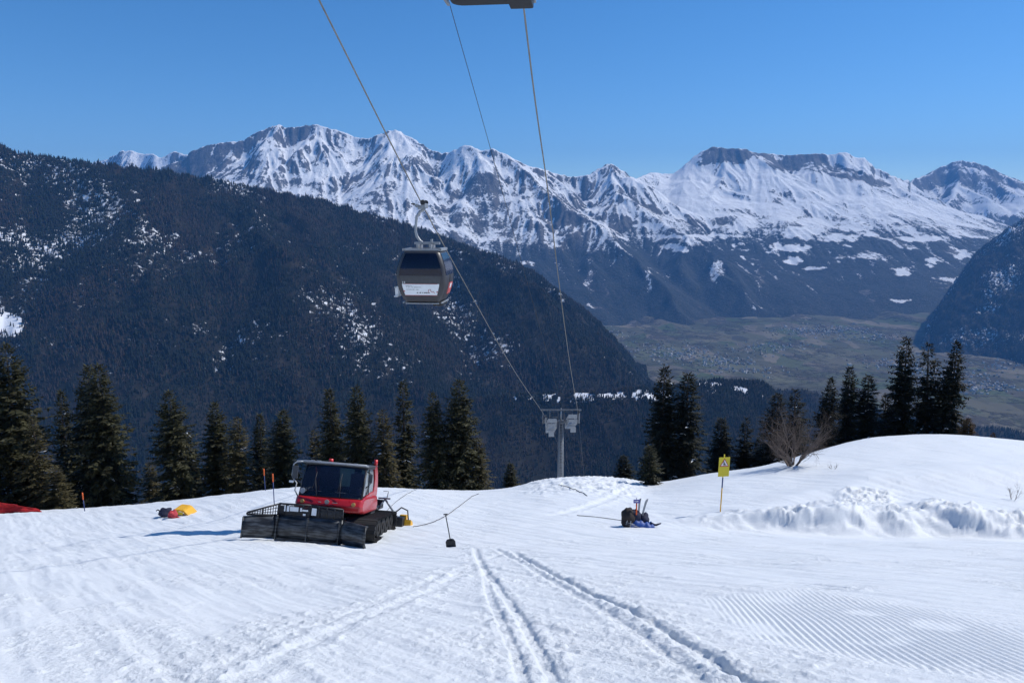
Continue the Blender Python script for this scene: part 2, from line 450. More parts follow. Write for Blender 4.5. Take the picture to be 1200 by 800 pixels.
# ------------------------------------------------------------------ far terrain
def ridge_pts(lst): return [P(px, py, d * 1000.0) for px, py, d in lst]
def field(segs, X, Y, s_far, s_near, L):
    """height = highest of (ridge height - slope * distance) over all ridge segments"""
    H = np.full(X.shape, -1e9, np.float32)
    X = X.astype(np.float32); Y = Y.astype(np.float32)
    for a, b, k in segs:
        dx, dy, dz = (b - a); L2 = dx*dx + dy*dy + 1e-6
        t = np.clip(((X - a[0]) * dx + (Y - a[1]) * dy) / L2, 0, 1)
        q = np.hypot(X - a[0] - t * dx, Y - a[1] - t * dy)
        h = a[2] + t * dz - k * (s_far * q + (s_near - s_far) * L * (1 - np.exp(-q / L)))
        np.maximum(H, h, out=H)
    return H
def chain(pts, k=1.0): return [(a, b, k) for a, b in zip(pts[:-1], pts[1:])]
def spurs(pts, every, length, drop, rng, spread=.7, levels=1, toward=None, k=1.0):
    out = []
    acc = 0; nxt = every * .5
    for a, b in zip(pts[:-1], pts[1:]):
        L = float(np.hypot(*(b - a)[:2])); 
        while nxt < acc + L:
            t = (nxt - acc) / L; p = a + (b - a) * t
            dirv = (b - a)[:2] / L; n = np.array([dirv[1], -dirv[0]])
            if toward is not None:
                if n @ toward < 0: n = -n
                sides = (1,) if rng.random() < .75 else (-1,)
            else: sides = (1,) if rng.random() < .5 else (-1,)
            for sd in sides:
                ang = rng.normal(0, spread * .5); c, s_ = math.cos(ang), math.sin(ang)
                v = sd * np.array([n[0]*c - n[1]*s_, n[0]*s_ + n[1]*c])
                ln = length * rng.uniform(.55, 1.25); q = [p + np.array([0, 0, -25.0])]; nn = 4
                for i in range(nn):
                    ang = rng.normal(0, .22); c, s_ = math.cos(ang), math.sin(ang); v = np.array([v[0]*c - v[1]*s_, v[0]*s_ + v[1]*c])
                    q.append(q[-1] + np.array([v[0] * ln / nn, v[1] * ln / nn, -drop * rng.uniform(.6, 1.35) * ln / nn]))
                out += chain(q, k)
                if levels > 1: out += spurs(q, every * .45, length * .42, drop * 1.1, rng, spread, levels - 1, None, k)
            nxt += every * rng.uniform(.6, 1.4)
        acc += L
    return out
def bilerp(T, x0, y0, st, X, Y):
    i = np.clip((Y - y0) / st, 0, T.shape[0] - 1.001); j = np.clip((X - x0) / st, 0, T.shape[1] - 1.001)
    i0 = i.astype(int); j0 = j.astype(int); fi = i - i0; fj = j - j0
    return T[i0, j0]*(1-fi)*(1-fj) + T[i0+1, j0]*fi*(1-fj) + T[i0, j0+1]*(1-fi)*fj + T[i0+1, j0+1]*fi*fj
def blur(T, n):
    for _ in range(n):
        T = np.pad(T, 1, mode='edge'); T = (T[:-2] + 2*T[1:-1] + T[2:]) / 4; T = (T[:, :-2] + 2*T[:, 1:-1] + T[:, 2:]) / 4
    return T
def polar(px0, px1, step, d):
    cols = np.arange(px0, px1 + .1, step); ratio = (cols - 600) / (F_PX * cp)
    Y, Rr = np.meshgrid(d, ratio, indexing='ij')
    return Rr * Y, Y, cols
def exact_ratio_px(x, y, z):
    """photo pixel of world points"""
    dep = y * cp - z * sp
    return 600 + F_PX * x / dep, 400 - F_PX * (y * sp + z * cp) / dep
def fit_skyline(X, Y, Z, skyline, width, rmask=None, iters=3):
    """shift every column of terrain so that its skyline is the surveyed one (the crest stays at its own distance)"""
    sx = np.array([p[0] for p in skyline], float); sy = np.array([p[1] for p in skyline], float)
    for _ in range(iters):
        el = Z / Y
        k = np.argmax(el if rmask is None else np.where(rmask, el, -9), 0); ar = np.arange(X.shape[1])
        zc = Z[k, ar]; yc = Y[k, ar]; xc = X[k, ar]
        px, py = exact_ratio_px(xc, yc, zc)
        want = -tdep(np.interp(px, sx, sy)) * yc
        dz = want - zc
        ker = np.ones(9) / 9
        dz = np.convolve(np.pad(dz, 4, mode='edge'), ker, 'valid')
        w = np.exp(-((Y - yc[None]) / width) ** 2)
        Z = Z + w * dz[None]
    return Z
rng = np.random.default_rng(5)
VALLEY_Z = -1100.0

# --- the snowy range across the valley
CREST_L = [(150,215,11.2),(180,200,11.3),(215,182,11.4),(260,167,11.6),(295,158,11.8),(325,146,12),(345,150,12),(370,146,12.1),(400,154,12.1),(430,161,12),(447,158,12),(462,152,12),(480,160,11.9),(505,175,11.8),(530,177,11.7),(548,170,11.6),(575,178,11.5),(592,180,11.5),(620,195,11.6),(650,203,11.8),(690,206,12),(715,192,12.2),(740,207,12.4)]
CREST_R = [(740,207,12.4),(757,208,13.2),(790,203,13.4),(815,182,13.6),(838,172,13.8),(865,176,13.8),(880,181,13.8),(920,181,14),(960,182,14),(985,180,14),(1010,187,14),(1040,205,14.1),(1065,213,14.8)]
CREST_F = [(1040,222,15.5),(1065,212,16.4),(1085,205,16.8),(1110,193,17),(1130,188,17),(1150,192,17),(1175,203,17),(1200,213,17),(1290,222,17)]
CREST_B = [(60,200,14.5),(100,192,14.5),(135,181,14.5),(152,176,14.5),(175,180,14.5),(190,183,14.3),(205,177,14.3),(240,190,14)]
SPUR = [
 [(325,146,12),(300,185,11.2),(290,235,10.4),(300,290,9.6)],
 [(370,146,12.1),(385,185,11.4),(372,225,10.7),(380,275,10)],
 [(462,152,12),(448,190,11.3),(470,225,10.6),(505,270,9.9),(520,320,9.3)],
 [(462,152,12),(500,200,11.2),(530,240,10.4),(560,285,9.8)],
 [(548,170,11.6),(545,205,11),(575,240,10.3),(620,290,9.6)],
 [(592,180,11.5),(625,215,10.9),(665,240,10.3),(700,262,9.8),(740,295,9.2),(775,330,8.6),(800,362,8.1)],
 [(715,192,12.2),(725,225,11.4),(760,250,10.8),(800,270,10.3),(850,300,9.6),(870,345,8.8)],
 [(838,172,13.8),(850,205,13),(835,230,12.2),(860,255,11.5),(880,300,10.3),(900,350,9)],
 [(880,181,13.8),(930,215,12.9),(940,235,12.2)],
 [(985,180,14),(1000,215,13.2),(1010,240,12.4),(1000,258,11.6),(1010,300,10.4),(1000,350,9)],
 [(1040,205,14.1),(1075,235,13.2),(1080,262,12.2),(1075,295,11),(1085,335,9.8)],
 [(1130,188,17),(1120,220,15.8),(1110,245,14.8)],
 [(1175,203,17),(1200,225,16),(1190,250,14.6)],
]
def build_range():
    SN = np.array([0.0, -1.0])
    cl, cr, cf, cb = map(ridge_pts, (CREST_L, CREST_R, CREST_F, CREST_B))
    segs = []
    for c in (cl, cf, cb): segs += chain(c, 1.5)
    segs += chain(cr, 1.15)
    segs += spurs(cl, 950, 2300, .62, rng, .9, 2, SN, 1.15)
    segs += spurs(cr, 1500, 2200, .42, rng, .9, 2, SN, .8)
    segs += spurs(cf, 650, 1500, .5, rng, .9, 2, SN)
    for s in SPUR:
        p = ridge_pts(s); segs += chain(p); segs += spurs(p, 450, 800, .45, rng, .8, 1)
    st = 36.0; x0, y0 = -10500.0, 7000.0
    gx = np.arange(x0, 12500, st); gy = np.arange(y0, 18600, st)
    GX, GY = np.meshgrid(gx, gy)
    wx = 130 * fbm(GX / 1300, GY / 1300, 4, 101); wy = 130 * fbm(GX / 1300, GY / 1300, 4, 111)
    T = field(segs, GX + wx, GY + wy, .50, .92, 500.0)
    T = blur(T, 1)
    G = blur(T, 3)
    gyv, gxv = np.gradient(G, st)
    d = np.concatenate([np.arange(7600, 15400, 15.0), np.arange(15400, 18400, 40.0)])
    X, Y, cols = polar(-60, 1260, 1.5, d)
    Z = bilerp(T, x0, y0, st, X, Y).astype(np.float64)
    sx = bilerp(gxv, x0, y0, st, X, Y); sy = bilerp(gyv, x0, y0, st, X, Y)
    sl = np.hypot(sx, sy) + 1e-6; ux, uy = -sx / sl, -sy / sl
    hi = smooth(-900, 200, Z)
    steep = smooth(.25, .6, sl)
    g1 = stripes(X, Y, ux, uy, 250.0, 201); g2 = stripes(X, Y, ux, uy, 115.0, 211); g3 = stripes(X, Y, ux, uy, 58.0, 221)
    rn = fbm(X / 420, Y / 420, 5, 231)
    pr_ = 600 + F_PX * X / Y
    var_ = smooth(-.45, .45, fbm(X / 900, Y / 900, 3, 233)); amp_ = (.30 + .9 * var_) * (1 - .22 * smooth(640, 760, pr_))
    Z = Z + hi * steep * amp_ * (11 * g1 + 9 * g2 + 6 * g3) + (.35 + .65 * hi) * steep * (6 * g1 + 4 * g2) * (.4 + .6 * var_) + hi * (20 * rn) + (1 - hi) * 12 * rn
    # shelves and bands
    Z = fit_skyline(X, Y, Z, [(-80, 240), (60, 205), (100,193),(128,186),(140,178),(152,176),(168,181),(178,180),(190,186),(198,180),(207,177),(215,182),(240,171),(260,167),(285,165),(297,157),(312,151),(325,146),(335,150),(347,149),(360,147),(372,146),(388,151),(400,154),(418,161),(430,163),(440,159),(452,155),(462,152),(472,156),(487,164),(505,176),(520,180),(530,177),(541,172),(548,170),(560,175),(569,178),(573,173),(580,176),(592,180),(606,188),(620,195),(635,198),(650,203),(668,207),(680,207),(690,205),(703,197),(715,191),(728,199),(740,207),(746,210),(757,204),(768,202),(780,204),(790,203),(803,193),(815,182),(828,175),(838,172),(850,174),(865,174),(878,176),(884,179),(900,180),(920,182),(940,181),(960,180),(972,182),(985,179),(990,178),(1000,183),(1004,185),(1018,186),(1020,194),(1030,198),(1040,203),(1053,209),(1065,212),(1085,205),(1097,198),(1110,193),(1122,188),(1132,189),(1145,191),(1160,196),(1175,204),(1188,209),(1200,213),(1290,225)], 1500.0)
    rag = np.convolve(np.random.default_rng(3).normal(0, 5, X.shape[1] + 2), [.25, .5, .25], 'valid')
    Z = Z + hi * rag[None] * np.exp(-((Y - Y[np.argmax(Z / Y, 0), np.arange(X.shape[1])][None]) / 120) ** 2)
    # valley floor swallows the toes
    Z = np.maximum(Z, VALLEY_Z - 40)
    dZr = np.gradient(Z, axis=0) / np.gradient(Y, axis=0); dX = np.gradient(X, axis=1); dZc = np.gradient(Z, axis=1) / dX
    gx_ = dZc; gy_ = dZr - dZc * (X / Y)
    slope = np.hypot(gx_, gy_)
    # snow lies in gullies and on gentle ground, rock stands out on ribs and cliffs; the left end is barer
    bare_left = smooth(330, 180, pr_) * smooth(13600, 13200, Y)
    snow = 1.00 + .13 * smooth(640, 800, pr_) - .58 * slope + np.maximum(.35 + .65 * var_, .95 * smooth(420, 300, pr_)) * (.17 * np.clip(-g2, -1, 1) + .13 * (-g1) + .11 * (-g3)) + .30 * fbm(X / 520, Y / 520, 5, 241, .6) - .42 * bare_left - .10 * smooth(560, 300, 600 + F_PX * X / Y)
    snow = snow + .25 * smooth(300, 1100, Z)
    pxv, pyv = exact_ratio_px(X, Y, Z)
    band = smooth(810, 835, pxv) * smooth(1070, 1030, pxv)
    dcl = np.clip((pxv - 820) / 220, 0, 1)
    edge = np.interp(pxv, [815, 838, 862, 885, 905, 960, 1000, 1040, 1070], [196, 188, 192, 183, 197, 203, 212, 220, 222])
    top2 = np.interp(pxv, [815, 960, 968, 1000, 1040, 1070], [160, 160, 184, 199, 214, 224])
    cliff = band * smooth(4, -3, pyv - edge) * smooth(-3, 3, pyv - top2) * smooth(12500, 13200, Y)
    snow = snow - (.62 + .26 * fbm(X / 140, Y / 140, 4, 281)) * cliff
    snow = snow - .55 * smooth(1050, 1090, pxv) * smooth(15300, 15800, Y) * smooth(245, 205, pyv + 12 * fbm(X / 300, Y / 300, 3, 283)) + .3 * smooth(13600, 14000, Y) * smooth(300, 200, pxv)
    tl = np.interp(pxv, [0, 500, 620, 700, 800, 900, 1000, 1060, 1100, 1200], [-150, -180, -140, -90, -20, -10, 70, 30, 0, 0])
    zz = Z + 170 * fbm(X / 700, Y / 700, 4, 251) + 50 * g1
    forest = smooth(260, -190, zz - tl)
    snow = snow - .30 * smooth(tl + 330, tl + 20, Z) * (.5 + .8 * fbm(X / 330, Y / 330, 4, 253))
    glade = smooth(.10, .55, fbm(X / 380, Y / 380, 4, 261) - .5 * smooth(-100, -650, Z))
    forest = forest * (.58 + .27 * smooth(tl + 20, tl - 500, Z))
    forest = np.clip(forest - .8 * glade * smooth(.75, .45, slope) - .30 * smooth(.35, .95, -g1) * smooth(-.4, .6, fbm(X / 900, Y / 500, 3, 266)) - .18 * smooth(.5, 1, -g2), 0, 1)
    snow = snow - .15 * smooth(-100, -520, Z) - .45 * smooth(-450, -850, Z)
    for ex, ey, ew, eh, es in ((800,293,9,3,1),(868,268,11,5,1),(928,290,22,4,1),(930,305,12,5,.8),(790,290,14,4,.7),(1130,300,9,4,1),(1095,305,10,4,.8),(935,272,22,8,.8),(985,278,24,4,.8),(1080,280,30,3,.9),(1060,318,12,6,.7),(1110,328,20,4,.6),(815,277,60,2.5,.9),(760,264,24,2.5,.9),(1055,352,12,3,.7),(1010,300,30,4,.5),(840,318,6,14,.6),(760,330,4,18,.5),(955,315,16,3,.7),(1148,338,10,5,.7),(690,330,5,16,.45),(890,330,5,20,.4)):
        e_ = smooth(1.35, .55, np.hypot((pxv - ex - 7 * fbm(X / 160, Y / 160, 3, 271)) / ew, (pyv - ey - 3 * fbm(X / 160, Y / 160, 3, 273)) / eh)) * es
        forest = forest * (1 - e_); snow = np.maximum(snow, e_ * 1.0)
    mat = mountain_material('alpine rock and snow', (.045, .042, .042), (.17, .155, .14))
    o = grid_mesh('mountain_range', X, Y, Z, mat, {'snow': np.clip(snow, -1, 2), 'forest': forest})
    tag(o, 'long snow covered mountain range with rocky ribs across the valley', 'mountains', kind='structure')
build_range()

# --- tree soup for woods too far and dense to count
M_NEEDLE_FAR = simple('far spruce needles', (.010, .015, .012), .9, noise=.6, scale=.05, spec=.15)
M_LARCH_FAR = simple('far bare larch', (.030, .023, .018), .9, noise=.4, scale=.05, spec=.15)
def forest_mesh(name, X, Y, Z, dens, n, hgt, label, seed, larch=.25):
    """one mesh of many small two-tier conifers scattered over a height grid with probability dens"""
    rg = np.random.default_rng(seed)
    area = np.abs(np.gradient(X, axis=1)) * np.abs(np.gradient(Y, axis=0))
    w = (area * dens)[:-1, :-1].ravel(); c = np.cumsum(w); c /= c[-1]
    k = np.searchsorted(c, rg.random(n)); ii, jj = np.unravel_index(k, (X.shape[0] - 1, X.shape[1] - 1))
    fi = rg.random(n); fj = rg.random(n)
    def bl(A): return A[ii, jj]*(1-fi)*(1-fj) + A[ii+1, jj]*fi*(1-fj) + A[ii, jj+1]*(1-fi)*fj + A[ii+1, jj+1]*fi*fj
    x, y, z = bl(X), bl(Y), bl(Z)
    h = hgt * rg.uniform(.5, 1.3, n) * np.clip(1 + .45 * fbm(x / 180, y / 180, 3, seed + 31), .55, 1.5); rad = h * rg.uniform(.15, .24, n)
    ns = 5
    base = []
    lean = rg.normal(0, .03, (n, 2))
    V = np.zeros((n, 2 * (ns + 1), 3))
    for tier, (zb, zt, rr) in enumerate(((.06, .68, 1.0), (.42, 1.0, .62))):
        for s in range(ns):
            a = 2 * math.pi * (s + .5 * tier) / ns + rg.uniform(-.4, .4, n)
            r_ = rad * rr * rg.uniform(.65, 1.25, n)
            V[:, tier*(ns+1)+s] = np.stack([x + r_*np.cos(a), y + r_*np.sin(a), z + h * (zb + rg.uniform(-.06, .06, n))], -1)
        V[:, tier*(ns+1)+ns] = np.stack([x + lean[:, 0]*h, y + lean[:, 1]*h, z + h * zt], -1)
    f = []
    for tier in (0, 1):
        o = tier * (ns + 1)
        for s in range(ns): f.append((o + s, o + (s+1) % ns, o + ns))
    f = np.array(f); nv = 2 * (ns + 1)
    faces = (f[None] + (np.arange(n) * nv)[:, None, None]).reshape(-1, 3)
    patch = fbm(x / 400, y / 400, 3, seed + 9)
    isl = (rg.random(n) < np.clip(larch + .85 * patch, 0.02, .9)).astype(int)
    o = raw_mesh(name, V.reshape(-1, 3), faces, None, mats=[M_NEEDLE_FAR, M_LARCH_FAR], midx=np.repeat(isl, len(f)))
    tag(o, label, 'forest', kind='stuff')
    return o
M_FLOOR_FAR = forest_floor_material('forest floor with snow')

def hill(name, ridges, d, px0, px1, step, slope, seed, label, skyline=None, sub=(300, 500, .4), clear=None, ntrees=10000, hgt=17, flabel='', larch=.25, dens_fn=None, amp=1.0, near=.75, L=250, open_=.0):
    rg = np.random.default_rng(seed)
    segs = []
    for r_ in ridges:
        p = ridge_pts(r_); segs += chain(p); segs += spurs(p, sub[0], sub[1], sub[2], rg, .8, 1, np.array([0., -1.]))
    X, Y, cols = polar(px0, px1, step, d)
    wx = 45 * fbm(X / 300, Y / 300, 3, seed); wy = 45 * fbm(X / 300, Y / 300, 3, seed + 7)
    Z = field(segs, X + wx, Y + wy, slope, near, L).astype(np.float64)
    Z = Z + amp * (22 * fbm(X / 260, Y / 260, 5, seed + 3) + 9 * ridged(X / 90, Y / 140, 3, seed + 5))
    if skyline: Z = fit_skyline(X, Y, Z, skyline, 700.0)
    pxv, pyv = exact_ratio_px(X, Y, Z)
    dens = .35 + .65 * smooth(-.5, .2, fbm(X / 70, Y / 110, 4, seed + 11) + .15)
    snow = .265 + .22 * fbm(X / 420, Y / 420, 5, seed + 13, .6)
    if dens_fn is not None: dens, snow = dens_fn(X, Y, Z, pxv, pyv, dens, snow)
    o = grid_mesh(name, X, Y, Z, M_FLOOR_FAR, {'snow': snow})
    tag(o, label, 'hill', kind='structure')
    el = Z / Y; cm = np.maximum.accumulate(el, 0)
    vis = (pxv > -40) & (pxv < 1240) & (pyv < 600) & (el > cm - hgt * .8 / Y)
    forest_mesh('forest', X, Y, Z, dens * vis, ntrees, hgt, flabel, seed + 21, larch)
    return X, Y, Z
def dens_left(X, Y, Z, px, py, dens, snow):
    # open pasture at the far left edge, snowier upper left, brown dry belt low down
    past = smooth(34, 8, np.hypot((px - 2) / 1.0, (py - 381) / .55))
    dens = dens * (1 - past); snow = snow + past * 1.2
    up = smooth(400, 120, px) * smooth(420, 300, py)
    snow = snow + .12 * up - .12 * smooth(420, 520, py)
    r1 = np.exp(-((np.hypot((px - 430) / 30, (py - 392) / 12)) ** 2)) + np.exp(-((np.hypot((px - 330) / 22, (py - 435) / 14)) ** 2)) + np.exp(-((np.hypot((px - 235) / 26, (py - 385) / 9)) ** 2))
    snow = snow + .10 * r1; dens = dens * (1 - .6 * np.clip(r1, 0, 1))
    dens = dens * np.interp(Y, [1200, 2000, 3600], [.8, 1, 1.1])
    return dens, snow
SKY_B = [(-100,150),(0,171),(12,176),(22,182),(40,182),(60,184),(75,188),(110,191),(150,196),(200,203),(250,211),(300,220),(340,228),(375,235),(420,247),(460,259),(500,271),(540,285),(570,296),(600,306),(625,318),(650,336),(670,352),(690,368),(710,387),(730,408),(748,426),(765,445),(785,475),(810,520),(840,570),(1000,700)]
RIDGE_B = [[(-150,150,3.4),(0,171,3.5),(75,185,3.55),(150,196,3.6),(300,220,3.8),(420,247,3.95),(520,279,4.05),(600,306,4.1),(650,336,4.15),(690,368,4.2),(730,408,4.25),(765,445,4.3),(800,495,4.35),(840,560,4.4)]]
hill('forested_hill', RIDGE_B, np.arange(1150, 4700, 16.0), -40, 1000, 3.0, .56, 300, 'dark forested hillside with scattered snow gaps filling the left', SKY_B, (380, 900, .42), ntrees=95000, hgt=17, flabel='dense dark conifer forest covering the left hillside', larch=.22, dens_fn=dens_left)
def dens_mid(X, Y, Z, px, py, dens, snow):
    band = smooth(10, 2, np.abs(py - (463 + 2 * np.sin(px / 17)))) * smooth(590, 615, px) * smooth(800, 770, px) * smooth(-.30, .15, fbm(X / 38, Y / 50, 3, 911))
    band2 = smooth(8, 2, np.abs(py - np.interp(px, [800, 850, 880, 905], [452, 455, 462, 470]))) * smooth(800, 815, px) * smooth(900, 880, px) * smooth(0.0, .3, fbm(X / 50, Y / 60, 3, 913))
    b = np.clip(band + band2, 0, 1)
    gul = smooth(.25, .6, ridged(X / 160 + .2 * Z / 160, Y / 500, 2, 921))
    gul = gul * smooth(575, 600, px) * smooth(760, 700, px) * smooth(480, 500, py)
    dens = dens * (1 - .93 * b) * (1 - .75 * gul); snow = snow - .12 + 1.4 * b - .1 * gul
    return dens, snow
hill('forested_hill', [[(430,500,2.3),(520,478,2.4),(580,466,2.45),(640,461,2.5),(700,461,2.5),(760,457,2.55),(800,452,2.6),(845,443,2.7),(880,450,2.7),(905,465,2.7),(922,490,2.65),(938,525,2.6),(950,570,2.5)]], np.arange(1000, 3300, 11.0), 380, 1010, 2.5, .62, 400, 'dark wooded spur with a strip of snowy clearings behind the lift tower', None, (220, 420, .5), ntrees=32000, hgt=14, flabel='dark conifer forest on the spur behind the lift tower', larch=.3, dens_fn=dens_mid, near=.45, L=150, amp=.6)
def dens_right(X, Y, Z, px, py, dens, snow): return dens, snow - .5
hill('forested_hill', [[(860,470,3.3),(900,459,3.3),(955,460,3.35),(1005,478,3.4),(1075,492,3.4),(1140,500,3.4),(1230,512,3.4)]], np.arange(1500, 3900, 18.0), 840, 1270, 3.0, .55, 500, 'blue shaded wooded slope low on the right above the valley floor', None, (300, 500, .4), ntrees=12000, hgt=16, flabel='conifer forest on the low slope behind the right hand spruces', larch=.15, dens_fn=dens_right, amp=.5)
def dens_flank(X, Y, Z, px, py, dens, snow): return dens * smooth(-.7, .1, fbm(X / 240, Y / 240, 4, 931)), snow + .04 + .14 * smooth(340, 270, py)
hill('forested_hill', [[(1300,215,7.4),(1225,244,7.6),(1190,264,7.8),(1165,280,8.0),(1140,300,8.3),(1120,330,8.6),(1100,365,8.8)], [(1140,300,8.3),(1148,360,7.4),(1154,405,6.5),(1160,434,5.9)], [(1190,264,7.8),(1196,360,6.6),(1206,425,5.7),(1216,460,5.0)]], np.arange(4500, 9500, 22.0), 1010, 1290, 1.6, .58, 600, 'hazy blue forested mountain flank at the right edge', [(1000,480),(1060,430),(1085,392),(1100,362),(1120,328),(1140,300),(1165,279),(1190,262),(1225,243),(1300,214)], (700, 380, .6), ntrees=22000, hgt=22, flabel='hazy conifer forest on the right mountain flank', larch=.3, dens_fn=dens_flank, amp=2.4)

# --- the valley floor with its villages
def build_valley():
    d = np.arange(2600, 9300, 28.0)
    X, Y, cols = polar(420, 1400, 3.0, d)
    Z = VALLEY_Z + 14 * fbm(X / 700, Y / 700, 4, 701) + 75 * smooth(7000, 8600, Y) * (.5 + fbm(X / 900, Y / 1600, 3, 705)) + 90 * smooth(6200, 3800, Y)
    o = grid_mesh('valley_floor', X, Y, Z, valley_material())
    tag(o, 'green brown valley floor far below, patched with fields', 'valley', kind='structure')
    rg = np.random.default_rng(77)
    V = []; Fq = []; mi = []
    def house(x, y, z, w, l, h, a, m):
        c, s = math.cos(a), math.sin(a); b = len(V)
        for (u, v, k) in ((-w, -l, -3), (w, -l, -3), (w, l, -3), (-w, l, -3), (-w, -l, h), (w, -l, h), (w, l, h), (-w, l, h), (0, -l, h + w * .7), (0, l, h + w * .7)):
            V.append((x + u*c - v*s, y + u*s + v*c, z + k))
        for f, k in (((0,1,5,4), m), ((1,2,6,5), m), ((2,3,7,6), m), ((3,0,4,7), m), ((4,5,8,8), m), ((7,9,6,6), m), ((5,6,9,8), 2), ((7,4,8,9), 2)):
            Fq.append([b + i for i in f]); mi.append(k)
    clusters = [(760,408,26,5,60),(800,415,40,8,170),(850,424,40,8,120),(905,408,40,6,110),(945,390,30,5,130),(985,389,36,5,170),(1030,395,30,5,80),(880,440,50,6,60),(1120,445,40,8,130),(1165,465,40,10,150),(1060,425,40,9,90),(720,392,14,5,30),(1185,430,20,8,40)]
    for px, py, sx, sy, n in clusters:
        for _ in range(n):
            qx, qy = rg.normal(px, sx * .6), rg.normal(py, sy * .6)
            y = VALLEY_Z / -tdep(qy) ; 
            if not 3300 < y < 8700: continue
            x = (qx - 600) / (F_PX * cp) * y * .985
            i = int(np.clip((y - 2600) / 28, 0, len(d) - 1)); j = int(np.clip((600 + F_PX * cp * x / y - 420) / 3, 0, len(cols) - 1))
            big = rg.random() < .12
            house(x, y, Z[i, j], rg.uniform(3.6, 6) * (1.8 if big else 1), rg.uniform(4, 7.5) * (2 if big else 1), rg.uniform(5, 9), rg.uniform(0, 3.1), int(rg.random() < .35))
    wall_a = simple('pale render', (.62, .60, .56), .8); wall_b = simple('brown timber', (.20, .15, .11), .8); roof = simple('slate roof', (.20, .19, .19), .7)
    vv = np.array(V)
    me = bpy.data.meshes.new('village_houses')
    me.from_pydata([tuple(v) for v in vv], [], [tuple(dict.fromkeys(f)) for f in Fq])
    for m in (wall_a, wall_b, roof): me.materials.append(m)
    me.polygons.foreach_set('material_index', np.array(mi, np.int32)); me.update()
    ov = bpy.data.objects.new('village_houses', me); COL.objects.link(ov)
    tag(ov, 'tiny pale houses of far villages speckling the valley floor', 'village', kind='stuff')
build_valley()
